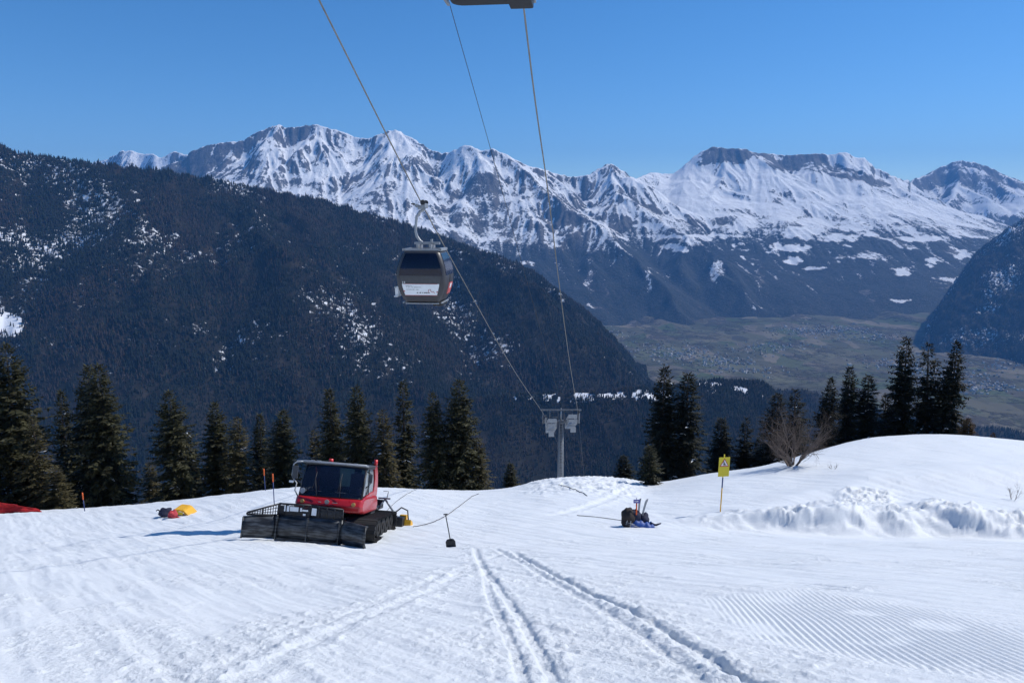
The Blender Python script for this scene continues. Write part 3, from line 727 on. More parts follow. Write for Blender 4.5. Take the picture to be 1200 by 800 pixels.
# ------------------------------------------------------------------ mesh builder for the objects
class MB:
    def __init__(s): s.v = []; s.f = []; s.sm = []; s.mi = []; s.cur = 0
    def add(s, vs, fs, sm=False):
        b = len(s.v); s.v += [tuple(map(float, p)) for p in vs]
        for f in fs: s.f.append([b + i for i in f]); s.sm.append(sm); s.mi.append(s.cur)
        return s
    def box(s, c, d, rot=None):
        M = rot.to_matrix() if rot is not None else Matrix.Identity(3)
        vs = [Vector(c) + M @ Vector((x * d[0] / 2, y * d[1] / 2, z * d[2] / 2)) for z in (-1, 1) for y in (-1, 1) for x in (-1, 1)]
        return s.add(vs, [(0,2,3,1),(4,5,7,6),(0,1,5,4),(2,6,7,3),(0,4,6,2),(1,3,7,5)])
    def tube(s, pts, r, n=8, caps=True, sm=True):
        pts = [Vector(p) for p in pts]; rs = r if isinstance(r, (list, tuple)) else [r] * len(pts)
        vs = []; fs = []; up = None
        for i, p in enumerate(pts):
            t = (pts[min(i+1, len(pts)-1)] - pts[max(i-1, 0)]).normalized()
            if up is None or abs(up.dot(t)) > .95: up = Vector((0, 0, 1)) if abs(t.z) < .9 else Vector((1, 0, 0))
            a = t.cross(up).normalized(); b = a.cross(t); up = b
            for k in range(n):
                q = 2 * math.pi * k / n; vs.append(p + a * math.cos(q) * rs[i] + b * math.sin(q) * rs[i])
        for i in range(len(pts) - 1):
            for k in range(n): fs.append((i*n+k, i*n+(k+1) % n, (i+1)*n+(k+1) % n, (i+1)*n+k))
        s.add(vs, fs, sm)
        if caps: 
            b = len(s.v) - len(vs)
            s.f.append([b + k for k in range(n)][::-1]); s.f.append([b + (len(pts)-1)*n + k for k in range(n)]); s.sm += [False, False]; s.mi += [s.cur] * 2
        return s
    def prism(s, poly, a, b, axis='x', ta=1.0):
        """polygon in the plane across an axis, extruded from a to b"""
        n = len(poly)
        mk = {'x': lambda u, v, w: (w, u, v), 'y': lambda u, v, w: (u, w, v), 'z': lambda u, v, w: (u, v, w)}[axis]
        vs = [mk(u, v, a) for u, v in poly] + [mk(u, v, b) for u, v in poly]
        fs = [tuple(range(n))[::-1], tuple(range(n, 2*n))] + [(i, (i+1) % n, n + (i+1) % n, n + i) for i in range(n)]
        return s.add(vs, fs)
    def loft(s, rings, closed=True, sm=True, caps=True):
        n = len(rings[0]); vs = [p for r_ in rings for p in r_]; fs = []
        for i in range(len(rings) - 1):
            for k in range(n if closed else n - 1): fs.append((i*n+k, i*n+(k+1) % n, (i+1)*n+(k+1) % n, (i+1)*n+k))
        s.add(vs, fs, sm)
        if caps:
            b = len(s.v) - len(vs)
            s.f.append([b + k for k in range(n)][::-1]); s.f.append([b + (len(rings)-1)*n + k for k in range(n)]); s.sm += [False] * 2; s.mi += [s.cur] * 2
        return s
    def disc(s, c, r, h, axis='y', n=20):
        c = Vector(c); d = {'x': Vector((1,0,0)), 'y': Vector((0,1,0)), 'z': Vector((0,0,1))}[axis]
        return s.tube([c - d*h/2, c + d*h/2], r, n)
    def blob(s, c, r, seed=0, lump=.25, n=14, m=9, flat=0.0):
        rg = np.random.default_rng(seed); ph = rg.uniform(0, 6.28, (6,)); rings = []
        for i in range(1, m):
            th = math.pi * i / m; ring = []
            for k in range(n):
                a = 2 * math.pi * k / n
                q = 1 + lump * (.5 * math.sin(2*a + ph[0] + 2*th) + .3 * math.sin(3*a + ph[1] - 3*th) + .3 * math.sin(5*th + ph[2] + a) + .2 * math.sin(7*a + ph[3] + 5*th))
                z = -math.cos(th) * q
                ring.append((c[0] + r[0] * math.sin(th) * math.cos(a) * q, c[1] + r[1] * math.sin(th) * math.sin(a) * q, c[2] + r[2] * max(z, -1 + flat)))
            rings.append(ring)
        return s.loft(rings)
    def build(s, name, mat, parent=None, bevel=0.0, mats=None):
        me = bpy.data.meshes.new(name); me.from_pydata(s.v, [], s.f)
        for m in (mats or [mat]): me.materials.append(m)
        me.polygons.foreach_set('use_smooth', s.sm); me.polygons.foreach_set('material_index', s.mi)
        bm = bmesh.new(); bm.from_mesh(me); bmesh.ops.recalc_face_normals(bm, faces=bm.faces); bm.to_mesh(me); bm.free()
        me.update()
        o = bpy.data.objects.new(name, me); COL.objects.link(o)
        if parent: o.parent = parent
        if bevel:
            b = o.modifiers.new('bevel', 'BEVEL'); b.width = bevel; b.segments = 2; b.limit_method = 'ANGLE'; b.angle_limit = R(40)
        return o
def copy_tree(o, parent=None):
    c = o.copy(); COL.objects.link(c); c.parent = parent
    for ch in [x for x in bpy.data.objects if x.parent == o]: copy_tree(ch, c)
    return c
M = {
 'red': simple('red paint', (.42, .012, .018), .32, noise=.12, scale=3, coat=.4),
 'shell': simple('dark gondola shell', (.040, .040, .046), .45, noise=.15, scale=3),
 'towergrey': simple('weathered tower steel', (.16, .17, .185), .6, .4, noise=.25, scale=3),
 'black': simple('black steel', (.014, .015, .018), .5, noise=.3, scale=6),
 'rubber': simple('black rubber', (.012, .012, .013), .8, noise=.3, scale=10),
 'grey': simple('galvanised steel', (.28, .30, .32), .5, .5, noise=.15, scale=5),
 'dgrey': simple('dark grey plastic', (.06, .063, .068), .55, noise=.15),
 'silver': simple('silver paint', (.30, .32, .34), .38, .3, noise=.1, scale=4),
 'white': simple('white plastic', (.78, .80, .80), .4, noise=.05),
 'yellow': simple('yellow panel paint', (.62, .50, .02), .5, noise=.08, scale=3),
 'ylw2': simple('amber yellow plastic', (.72, .38, .01), .5, noise=.12),
 'orange': simple('orange marker paint', (.75, .12, .015), .5, noise=.1),
 'blue': simple('blue tarpaulin', (.015, .07, .30), .5, noise=.2, bump=.6, bscale=20),
 'navy': simple('navy fabric', (.008, .012, .04), .8, noise=.3, bump=.6, bscale=20),
 'brown': simple('dark brown fabric', (.022, .016, .015), .85, noise=.4, bump=.8, bscale=18),
 'pole': simple('dark blue pole paint', (.03, .05, .16), .5),
 'redfab': simple('red fabric', (.45, .04, .05), .75, noise=.25, bump=.7, bscale=18),
 'rnet': simple('red netting', (.40, .012, .015), .85, noise=.25, scale=6, bump=.5, bscale=30),
 'wire': simple('steel wire rope', (.22, .21, .19), .45, .6, noise=.2, scale=3),
 'hose': simple('dark hose rubber', (.03, .03, .033), .7),
 'bark': simple('spruce bark', (.050, .038, .030), .9, noise=.35, scale=6, bump=.8, bscale=15),
 'twig': simple('grey brown twig bark', (.15, .115, .095), .85, noise=.3, scale=8),
 'needle': simple('spruce needles', (.040, .040, .019), .7, noise=.6, scale=.9, spec=.25),
 'needle_olive': simple('olive spruce needles', (.060, .052, .024), .7, noise=.6, scale=.9, spec=.25),
 'needle_dark': simple('dark spruce needles', (.013, .016, .011), .75, noise=.5, scale=.9, spec=.2),  # near-black puts the right-hand trees' backlit shade into the colour; also stray sprays
 'needle_brown': simple('brown spruce needles', (.060, .034, .014), .8, noise=.4, scale=.9, spec=.2),
 'oldsnow': simple('snow clinging to twigs', (.80, .83, .87), .7, noise=.05),
 'lens': simple('amber lamp lens', (.55, .30, .08), .2, noise=.1),
 'redlens': simple('red lamp lens', (.60, .03, .03), .25, noise=.1),
 'badge': simple('pale badge metal', (.45, .40, .34), .4, .3),
 'signwhite': simple('sign white', (.78, .76, .74), .5, noise=.04),
 'signred': simple('sign red', (.45, .03, .03), .5, noise=.08),
 'signblack': simple('sign black', (.02, .02, .022), .5),
 'signblue': simple('sign blue', (.04, .05, .30), .5),
 'panelred': simple('faded red print', (.50, .10, .10), .5),
 'seat': simple('seat cloth', (.03, .03, .035), .9),
}
def glass(name, col, alpha):
    m, nt, b = new_mat(name); g = NT(nt)
    tc = g.node('ShaderNodeTexCoord').outputs['Object']
    g.link(g.ramp(g.noise(tc, 2.5, 3), [(.3, tuple(c * .8 for c in col)), (.7, tuple(c * 1.2 for c in col))]), b.inputs['Base Color'])
    b.inputs['Roughness'].default_value = .06; b.inputs['Alpha'].default_value = alpha; b.inputs['IOR'].default_value = 1.5
    return m
M['glass'] = glass('tinted windscreen glass', (.006, .009, .022), .86)
M['cabglass'] = glass('dark gondola glass', (.004, .006, .022), .9)
M['sideglass'] = glass('side glass with pale painted reflection', (.30, .33, .36), .75)  # pale base colour stands in for the reflection on the side windows
def teal_lit_glass():  # teal translucent colour stands in for daylight through the rear window
    m = bpy.data.materials.new('rear glass tinted with teal daylight'); m.use_nodes = True; nt = m.node_tree; nt.nodes.clear(); g = NT(nt)
    out = g.node('ShaderNodeOutputMaterial'); tr = g.node('ShaderNodeBsdfTransparent'); tl = g.node('ShaderNodeBsdfTranslucent'); mx = g.node('ShaderNodeMixShader')
    tr.inputs['Color'].default_value = (.55, .75, .75, 1)
    tc = g.node('ShaderNodeTexCoord').outputs['Object']
    g.link(g.ramp(g.noise(tc, 3, 4), [(.3, (.25, .42, .42)), (.7, (.42, .60, .60))]), tl.inputs['Color'])
    mx.inputs[0].default_value = .55; g.link(tr.outputs[0], mx.inputs[1]); g.link(tl.outputs[0], mx.inputs[2]); g.link(mx.outputs[0], out.inputs['Surface'])
    return m
M['rearglass'] = teal_lit_glass()
def scuffed_steel():
    m, nt, b = new_mat('scuffed black blade steel'); g = NT(nt)
    tc = g.node('ShaderNodeTexCoord').outputs['Object']
    mp = g.node('ShaderNodeMapping'); mp.inputs['Rotation'].default_value = (0, R(-14), 0); mp.inputs['Scale'].default_value = (1.1, 3, 11)
    g.link(tc, mp.inputs['Vector'])
    n = g.noise(mp.outputs[0], 1.3, 5, .65); n2 = g.noise(tc, 3, 4)
    f = g.step(g.math('ADD', g.math('MULTIPLY', n, .8), g.math('MULTIPLY', n2, .25)), .44, .66)
    g.link(g.mix(f, (.016, .018, .022), (.085, .095, .105)), b.inputs['Base Color'])
    b.inputs['Metallic'].default_value = .35; b.inputs['Roughness'].default_value = .42
    bp = g.node('ShaderNodeBump'); bp.inputs['Strength'].default_value = .4; bp.inputs['Distance'].default_value = .02
    g.link(n, bp.inputs['Height']); g.link(bp.outputs['Normal'], b.inputs['Normal'])
    return m
M['blade'] = scuffed_steel()

# ------------------------------------------------------------------ snow groomer
def make_groomer(px, py):
    p = on_ground(px, py)
    x, y = p[0], p[1] + 1.5
    z = ground_z(x, y)
    gy = (ground_z(x, y + 2) - ground_z(x, y - 2)) / 4; gx = (ground_z(x + 1.8, y) - ground_z(x - 1.8, y)) / 3.6
    print('groomer at', x, y, z, 'slopes', gx, gy)
    root = empty('snow_groomer', (x, y, z + .02))
    n = Vector((.075, -gy, 1)).normalized(); yaw = R(-3.5); root.scale = (.95,) * 3
    fwd = Vector((-math.sin(yaw), math.cos(yaw), 0)); fwd = (fwd - n * fwd.dot(n)).normalized(); right = fwd.cross(n)
    root.rotation_euler = Matrix((right, fwd, n)).transposed().to_euler()
    tag(root, 'red snow groomer with dark windscreen and black front blade on the piste', 'snow groomer')
    # tracks
    def capsule(y0, y1, z0, z1, nn=10):
        r = (z1 - z0) / 2; c = (z0 + z1) / 2
        return [(y0 + r - r * math.sin(a), c + r * -math.cos(a)) for a in np.linspace(0, math.pi, nn)] + [(y1 - r + r * math.sin(a), c + r * math.cos(a)) for a in np.linspace(0, math.pi, nn)]
    for sx in (-1, 1):
        cx = sx * 1.28
        b = MB(); out = capsule(-1.75, 2.45, .03, .90); inn = capsule(-1.69, 2.39, .09, .84)
        nn = len(out); vs = []
        for w in (-.58, .58):
            vs += [(cx + w, u, v) for u, v in out] + [(cx + w, u, v) for u, v in inn]
        fs = []
        for i in range(nn):
            j = (i + 1) % nn
            fs += [(i, j, 2*nn + j, 2*nn + i), (nn + i, 3*nn + i, 3*nn + j, nn + j), (i, nn + i, nn + j, j), (2*nn + i, 2*nn + j, 3*nn + j, 3*nn + i)]
        b.add(vs, fs)
        # grouser bars all round the belt
        dense_o = []
        for (a, c) in zip(out, out[1:] + out[:1]):
            L = math.dist(a, c); k = max(1, int(L / .02))
            dense_o += [(a[0] + (c[0]-a[0])*t/k, a[1] + (c[1]-a[1])*t/k) for t in range(k)]
        acc = 0
        for i in range(len(dense_o)):
            q0 = dense_o[i]; q1 = dense_o[(i+1) % len(dense_o)]; acc += math.dist(q0, q1)
            if acc > .19:
                acc = 0; tang = math.atan2(q1[1] - q0[1], q1[0] - q0[0])
                from mathutils import Euler
                b.box((cx, q0[0] + .03 * math.sin(tang) * 1, q0[1] - .03 * math.cos(tang)), (1.22, .045, .085), Euler((tang, 0, 0)))
        t = b.build('track', M['rubber'], root)
        for k in range(5):
            wz = MB().disc((cx + sx * .30, -1.25 + k * .8, .46), .34, .30, 'x', 22).disc((cx + sx * .46, -1.25 + k * .8, .46), .12, .06, 'x', 12)
            wz.build('road_wheel', M['rubber'], t)
    # chassis between the tracks
    MB().box((0, .35, .62), (1.35, 3.9, .5)).box((0, -1.75, .7), (1.2, .5, .35)).build('chassis', M['black'], root, .02)
    # blade: middle panel, wings folded forward, grille guard along the top
    def bl_panel(x0, y0, x1, y1, h0, h1, nx=8):
        rings = []
        for i in range(nx + 1):
            t = i / nx; x = x0 + (x1 - x0) * t; y = y0 + (y1 - y0) * t; h = h0 + (h1 - h0) * t
            prof = [(.10, 0.02), (-.02, .25), (-.05, .5), (-.01, .8), (.10, 1), (.16, 1), (.07, .8), (.03, .5), (.05, .25), (.15, .02)]
            dx, dy = x1 - x0, y1 - y0; L = math.hypot(dx, dy); nxv, nyv = -dy / L, dx / L
            rings.append([(x + nxv * -(-a) * 1.0, y + nyv * a, .02 + b_ * h) for a, b_ in prof])
        return rings
    bmb = MB().loft(bl_panel(-1.22, -2.55, 1.22, -2.55, .86, .86))
    for xx in (-1.18, -.02, 1.18): bmb.box((xx, -2.565, .45), (.045, .10, .86))
    bmb.box((0, -2.51, .03), (2.44, .06, .10))
    bl = bmb.build('blade', M['blade'], root)
    for sx in (-1, 1):
        wmb = MB(); rg_ = bl_panel(sx * 1.24, -2.55, sx * 2.28, -3.02, .86, .78) if sx > 0 else bl_panel(-2.28, -3.02, -1.24, -2.55, .78, .86)
        wmb.loft(rg_); wmb.tube([(sx * 1.23, -2.50, 0.02), (sx * 1.23, -2.50, .9)], .06, 8)
        wmb.tube([(sx * 2.28, -3.0, .03), (sx * 2.28, -3.0, .78)], .03, 6)
        wmb.build('blade_wing', M['blade'], bl)
    gmb = MB()
    def frame_panel(x0, y0, x1, y1, zb0, zt0, zb1, zt1, bars, rails):
        P0 = lambda t, s_: (x0 + (x1-x0)*t, y0 + (y1-y0)*t, (zb0 + (zb1-zb0)*t) * (1-s_) + (zt0 + (zt1-zt0)*t) * s_)
        for s_ in (0, 1): gmb.tube([P0(0, s_), P0(1, s_)], .035, 6)
        for i in range(bars + 1): gmb.tube([P0(i / bars, 0), P0(i / bars, 1)], .016 if i % 6 else .035, 5)
        for i in range(1, rails): gmb.tube([P0(0, i / rails), P0(1, i / rails)], .014, 5)
    frame_panel(-1.22, -2.42, 0, -2.42, .88, 1.30, .88, 1.32, 24, 5)
    frame_panel(0, -2.42, 1.22, -2.42, .88, 1.32, .88, 1.26, 24, 5)
    frame_panel(-2.2, -2.90, -1.24, -2.42, .86, .94, .88, 1.28, 12, 3)
    gmb.box((.80, -2.41, 1.04), (.8, .03, .34)).box((-1.08, -2.41, 1.05), (.26, .03, .36)).box((-.02, -2.41, 1.08), (.10, .04, .42))
    gmb.box((-.6, -2.41, .96), (1.1, .03, .12))
    gg = gmb.build('guard_grille', M['black'], bl)
    for k, (x0, w, z0, h) in enumerate(((-.98, .05, 1.14, .2), (-.86, .09, 1.14, .2), (-.62, .32, 1.14, .16), (-.36, .07, 1.14, .13), (-.20, .22, 1.12, .06), (.14, .18, 1.10, .26), (-.22, .10, .97, .07))):
        mk = MB(); n_ = max(1, int(w / .07)); xx = x0
        mk.box((x0, -2.445, z0), (w, .012, h)); mk.build('guard_marking', M['white'], gg)
    bl.location = (-.30, 0, 0); bl.rotation_euler = (0, 0, R(-3))
    MB().tube([(-.45, -1.8, .75), (-.45, -2.5, .45)], .09, 8).tube([(.45, -1.8, .75), (.45, -2.5, .45)], .09, 8).tube([(0, -1.7, .95), (0, -2.45, .8)], .06, 8).build('push_arm', M['black'], root)
    # red body: hood below the windscreen
    body = MB()
    hood = [(-1.30, 1.02), (-1.72, 1.10), (-1.80, 1.32), (-1.66, 1.56), (-1.30, 1.62), (.75, 1.60), (.95, 1.30), (.80, 1.02)]
    rings = []
    for xx, k in ((-1.30, .90), (-1.22, .99), (-.7, 1.03), (0, 1.05), (.7, 1.03), (1.22, .99), (1.30, .90)):
        rings.append([(xx, (u * k if u < -1 else u), v if abs(xx) > .3 or v > 1.2 else v + .10) for u, v in hood])
    body.loft(rings, sm=False)
    bo = body.build('body', M['red'], root, .05)
    MB().box((0, -1.87, 1.20), (1.1, .05, .12)).build('grille', M['black'], bo, .01)
    for sx in (-1, 1):
        hl = MB().disc((sx * .98, -1.80, 1.40), .075, .06, 'y', 14).build('headlight', M['lens'], bo)
    MB().disc((-.02, -1.865, 1.44), .085, .03, 'y', 18).build('badge', M['badge'], bo)
    MB().box((-.30, -1.86, 1.42), (.12, .02, .03)).build('trim_strip', M['badge'], bo); MB().box((.28, -1.86, 1.42), (.20, .02, .025)).build('trim_strip', M['badge'], bo)
    # cab frame: pillars, rear wall with a window, roof
    A0, A1 = (-1.52, 1.60), (-1.02, 2.72)      # windscreen foot and head (y, z)
    pl = MB()
    for sx in (-1, 1): pl.tube([(sx * 1.20, A0[0], A0[1]), (sx * 1.16, A1[0], A1[1])], .045, 6).box((sx * 1.20, -.45, 2.72), (.08, 1.25, .07))
    pl.tube([(-1.16, A1[0], A1[1]), (1.16, A1[0], A1[1])], .04, 6).tube([(-1.2, A0[0], A0[1]), (1.2, A0[0], A0[1])], .03, 6)
    cb = pl.build('cab', M['black'], root)
    for sx in (-1, 1):
        MB().prism([(.20, 1.60), (.95, 1.60), (.92, 2.1), (.74, 2.55), (.55, 2.76), (.10, 2.76), (.22, 2.60), (.36, 2.3), (.34, 1.95)], sx * 1.16, sx * 1.24).build('rear_pillar', M['red'], cb, .02)
        MB().prism([(-1.50, 1.58), (.30, 1.58), (.34, 1.80), (-.2, 1.78), (-1.0, 1.64)], sx * 1.17, sx * 1.235).build('door_panel', M['red'], cb, .02)
    MB().box((0, .86, 1.74), (2.30, .07, .28)).box((-.76, .78, 2.25), (.80, .07, .8)).box((1.06, .78, 2.25), (.20, .07, .8)).box((0, .72, 2.68), (2.30, .09, .14)).build('rear_wall', M['seat'], cb)
    MB().box((.30, .80, 2.24), (1.3, .02, .75)).build('rear_window', M['rearglass'], cb)
    rf = MB().box((0, -.16, 2.78), (2.44, 1.86, .06)).build('roof', M['dgrey'], cb, .03)
    MB().tube([(-1.55, -1.12, 2.83), (-1.2, -1.14, 2.86), (1.15, -1.14, 2.84), (1.22, -1.0, 2.80)], .045, 8).box((-.95, -1.12, 2.88), (.14, .10, .08)).box((-.70, -1.12, 2.88), (.14, .10, .08)).box((.75, -1.12, 2.86), (.14, .10, .08)).build('light_bar', M['silver'], rf)
    MB().disc((-.35, -.7, 2.92), .09, .16, 'z', 14).build('beacon', M['redlens'], rf)
    MB().disc((1.18, .45, 2.92), .07, .26, 'z', 12).build('beacon', M['redlens'], rf)
    # windscreen: one bowed sheet
    ws = []
    for k in range(5):
        t = k / 4; row = []
        for i in range(13):
            xx = -1.17 + 2.34 * i / 12
            yy = A0[0] + (A1[0] - A0[0]) * t - .16 * (1 - (xx / 1.17) ** 2) - .10 * math.sin(math.pi * t)
            row.append((xx, yy, A0[1] + .015 + (A1[1] - A0[1]) * t))
        ws.append(row)
    wo = MB().loft(ws, closed=False, caps=False).build('windscreen', M['glass'], cb)
    for xx, tx in ((-.45, -.62), (.42, .36)):
        MB().tube([(xx, -1.80, 1.58), (tx, -1.62, 2.25)], .018, 5).tube([(tx - .05, -1.72, 1.85), (tx + .02, -1.52, 2.5)], .014, 5).build('wiper', M['black'], wo)
    for sx in (-1, 1):
        MB().add([(sx * 1.205, -1.40, 1.68), (sx * 1.205, .26, 1.80), (sx * 1.19, .30, 2.3), (sx * 1.175, .08, 2.68), (sx * 1.165, -1.0, 2.68)], [(0, 1, 2, 3, 4)]).build('side_window', M['sideglass'], cb)
        MB().tube([(sx * 1.215, -.55, 1.66), (sx * 1.20, -.62, 2.68)], .022, 5).tube([(sx * 1.225, -.95, 1.72), (sx * 1.225, -.55, 2.05)], .02, 5).build('door_frame', M['black'], cb)
    for xx in (-.5, .5):
        MB().box((xx, 0.05, 1.75), (.55, .55, .18)).box((xx, .36, 2.08), (.52, .16, .72)).box((xx, .40, 2.52), (.30, .12, .2)).build('seat', M['seat'], cb, .04)
    MB().box((0, -1.1, 1.66), (2.2, .5, .14)).tube([(.5, -.85, 1.75), (.5, -.62, 1.98)], .03, 6).build('dashboard', M['seat'], cb)
    # mirrors: hooped arm on the left, small one on the right
    mr = MB().tube([(-1.18, -1.10, 2.83), (-1.50, -1.25, 2.84), (-1.62, -1.3, 2.72), (-1.64, -1.3, 2.30), (-1.52, -1.32, 2.12), (-1.40, -1.38, 2.02), (-1.42, -1.45, 1.75), (-1.28, -1.5, 1.56)], .028, 6).build('mirror_arm', M['silver'], cb)
    MB().box((-1.52, -1.33, 2.42), (.22, .06, .50)).build('mirror', M['dgrey'], mr, .02)
    MB().box((-1.62, -1.36, 2.06), (.16, .06, .08)).build('marker_lamp', M['white'], mr)
    MB().disc((-1.05, -1.66, 1.78), .10, .03, 'y', 16).build('round_mirror', M['silver'], cb)
    mr2 = MB().tube([(1.2, -.95, 2.6), (1.36, -1.02, 2.55), (1.36, -1.02, 2.15), (1.22, -1.1, 2.0)], .022, 6).build('mirror_arm', M['black'], cb)
    MB().box((1.36, -1.04, 2.36), (.16, .06, .34)).build('mirror', M['dgrey'], mr2, .02)
    # rear deck, winch frame, tiller
    MB().box((0, 1.75, 1.0), (2.4, 1.75, .12)).box((0, 2.58, 1.15), (2.4, .06, .3)).build('deck', M['black'], root, .02)
    MB().box((1.02, .55, .98), (.42, .7, .24)).tube([(1.1, 1.1, 1.1), (1.25, 1.2, 1.0)], .08, 8).build('fuel_tank', M['dgrey'], root, .03)
    MB().tube([(1.25, 1.35, 1.0), (1.48, 1.5, 1.42)], .035, 6).tube([(1.85, 1.65, .92), (1.48, 1.5, 1.42)], .045, 6).box((1.45, 1.5, 1.45), (.50, .12, .06)).tube([(1.55, 1.5, 1.45), (1.60, 1.5, 1.75)], .02, 6).tube([(1.60, 1.5, 1.75), (1.38, 1.5, 1.74)], .015, 6).build('step_frame', M['grey'], root)
    tl = MB().box((0, 3.15, .36), (4.1, .55, .42)).tube([(-2.0, 3.2, .22), (2.0, 3.2, .22)], .2, 12).box((0, 2.75, .6), (.8, .8, .12)).build('tiller', M['black'], root, .03)
    fl = MB(); ring = []
    for i in range(9):
        t = i / 8; ring.append([(-2.0 + 4.1 * t, 3.45, .42), (-2.0 + 4.1 * t, 3.75, .30), (-2.0 + 4.1 * t + .02, 4.15, .04), (-2.0 + 4.1 * t + .02, 4.15, .0), (-2.0 + 4.1 * t, 3.7, .24), (-2.0 + 4.1 * t, 3.42, .36)])
    fl.loft(ring, sm=False); fl.box((1.95, 3.62, .42), (.30, .34, .40))
    fl.prism([(3.3, .02), (4.1, .0), (4.1, .06), (3.75, .34), (3.3, .46)], 2.06, 2.34)
    fl.build('finisher_flap', M['ylw2'], tl)
    MB().tube([(1.72, 2.3, .75), (1.95, 2.9, 1.0), (2.16, 3.3, .85), (2.2, 3.45, .45)], .03, 6).build('hydraulic_hose', M['rubber'], tl)
    return root
make_groomer(383, 634)

# ------------------------------------------------------------------ gondola, ropes, tower
def rope(name, pts, r, mat, label, cat, group=None, sub=10):
    a = np.array(pts); t = np.arange(len(a)); tt = np.linspace(0, len(a) - 1, (len(a) - 1) * sub + 1)
    o0 = a[0].copy()
    q = np.stack([pchip(a[:, 1], a[:, 0], np.interp(tt, t, a[:, 1])), np.interp(tt, t, a[:, 1]), pchip(a[:, 1], a[:, 2], np.interp(tt, t, a[:, 1]))], 1)
    rr = [r if d < 112 else max(.006, r * .35) for d in q[:, 1]]
    o = MB().tube([Vector(p) for p in q - o0], rr, 8).build(name, mat); o.location = o0
    return tag(o, label, cat, group)
def xl(d): return -3.70 + .113 * (d - 31)
def xr(d): return -.46 + .1085 * (d - 12.8)
def xm(d): return 7.45 - .110 * (108 - d)
def at_row(xf, d, py):
    """the point of a rope at forward distance d whose image row is py"""
    return np.array([xf(d), d, -float(tdep(py)) * d])
LEFT = [(0, None), (20.1, 0), (31, 239), (45.3, 360), (63.8, 430), (108, 489)]
def rope_pts(xf, table, near_slope):
    p = [at_row(xf, d, py) for d, py in table]
    s = (p[1][2] - p[0][2]) / (p[1][1] - p[0][1])
    d0 = -25.0; p0 = np.array([xf(d0), d0, p[0][2] + s * (d0 - p[0][1])])
    e = p[-1]; far = [np.array([xf(d), d, e[2] - .42 * (d - e[1])]) for d in (200, 500, 900)]
    return [p0] + p + far
LP = rope_pts(xl, [(20.1, 0), (31, 239), (45.3, 360), (63.8, 430), (108, 489)], 0)
RP = rope_pts(xr, [(12.8, -215), (19.5, 0), (23.2, 110), (29.6, 215), (40.8, 330), (61, 420), (108, 484)], 0)
RP[1] = np.array([xr(12.8), 12.8, RP[2][2] + (RP[2][2] - RP[3][2]) / (RP[3][1] - RP[2][1]) * (RP[2][1] - 12.8)])
RP[1] = np.array([xr(13.8), 13.8, -float(tdep(-1)) * 13.8 + 4.12])
RP[0] = np.array([xr(-25), -25.0, RP[1][2] + .42 * 37.8])
MP = rope_pts(xm, [(23.5, 8), (31.9, 172), (46, 310), (70, 410), (108, 478)], 0)
rope('haul_rope', LP, .024, M['wire'], 'steel rope carrying the lower cabin down to the tower', 'rope', 'gondola ropes')
rope('haul_rope', RP, .024, M['wire'], 'steel rope running down right of the lower cabin', 'rope', 'gondola ropes')
rope('signal_cable', MP, .011, M['hose'], 'thin dark cable strung between the two thicker ropes', 'cable')

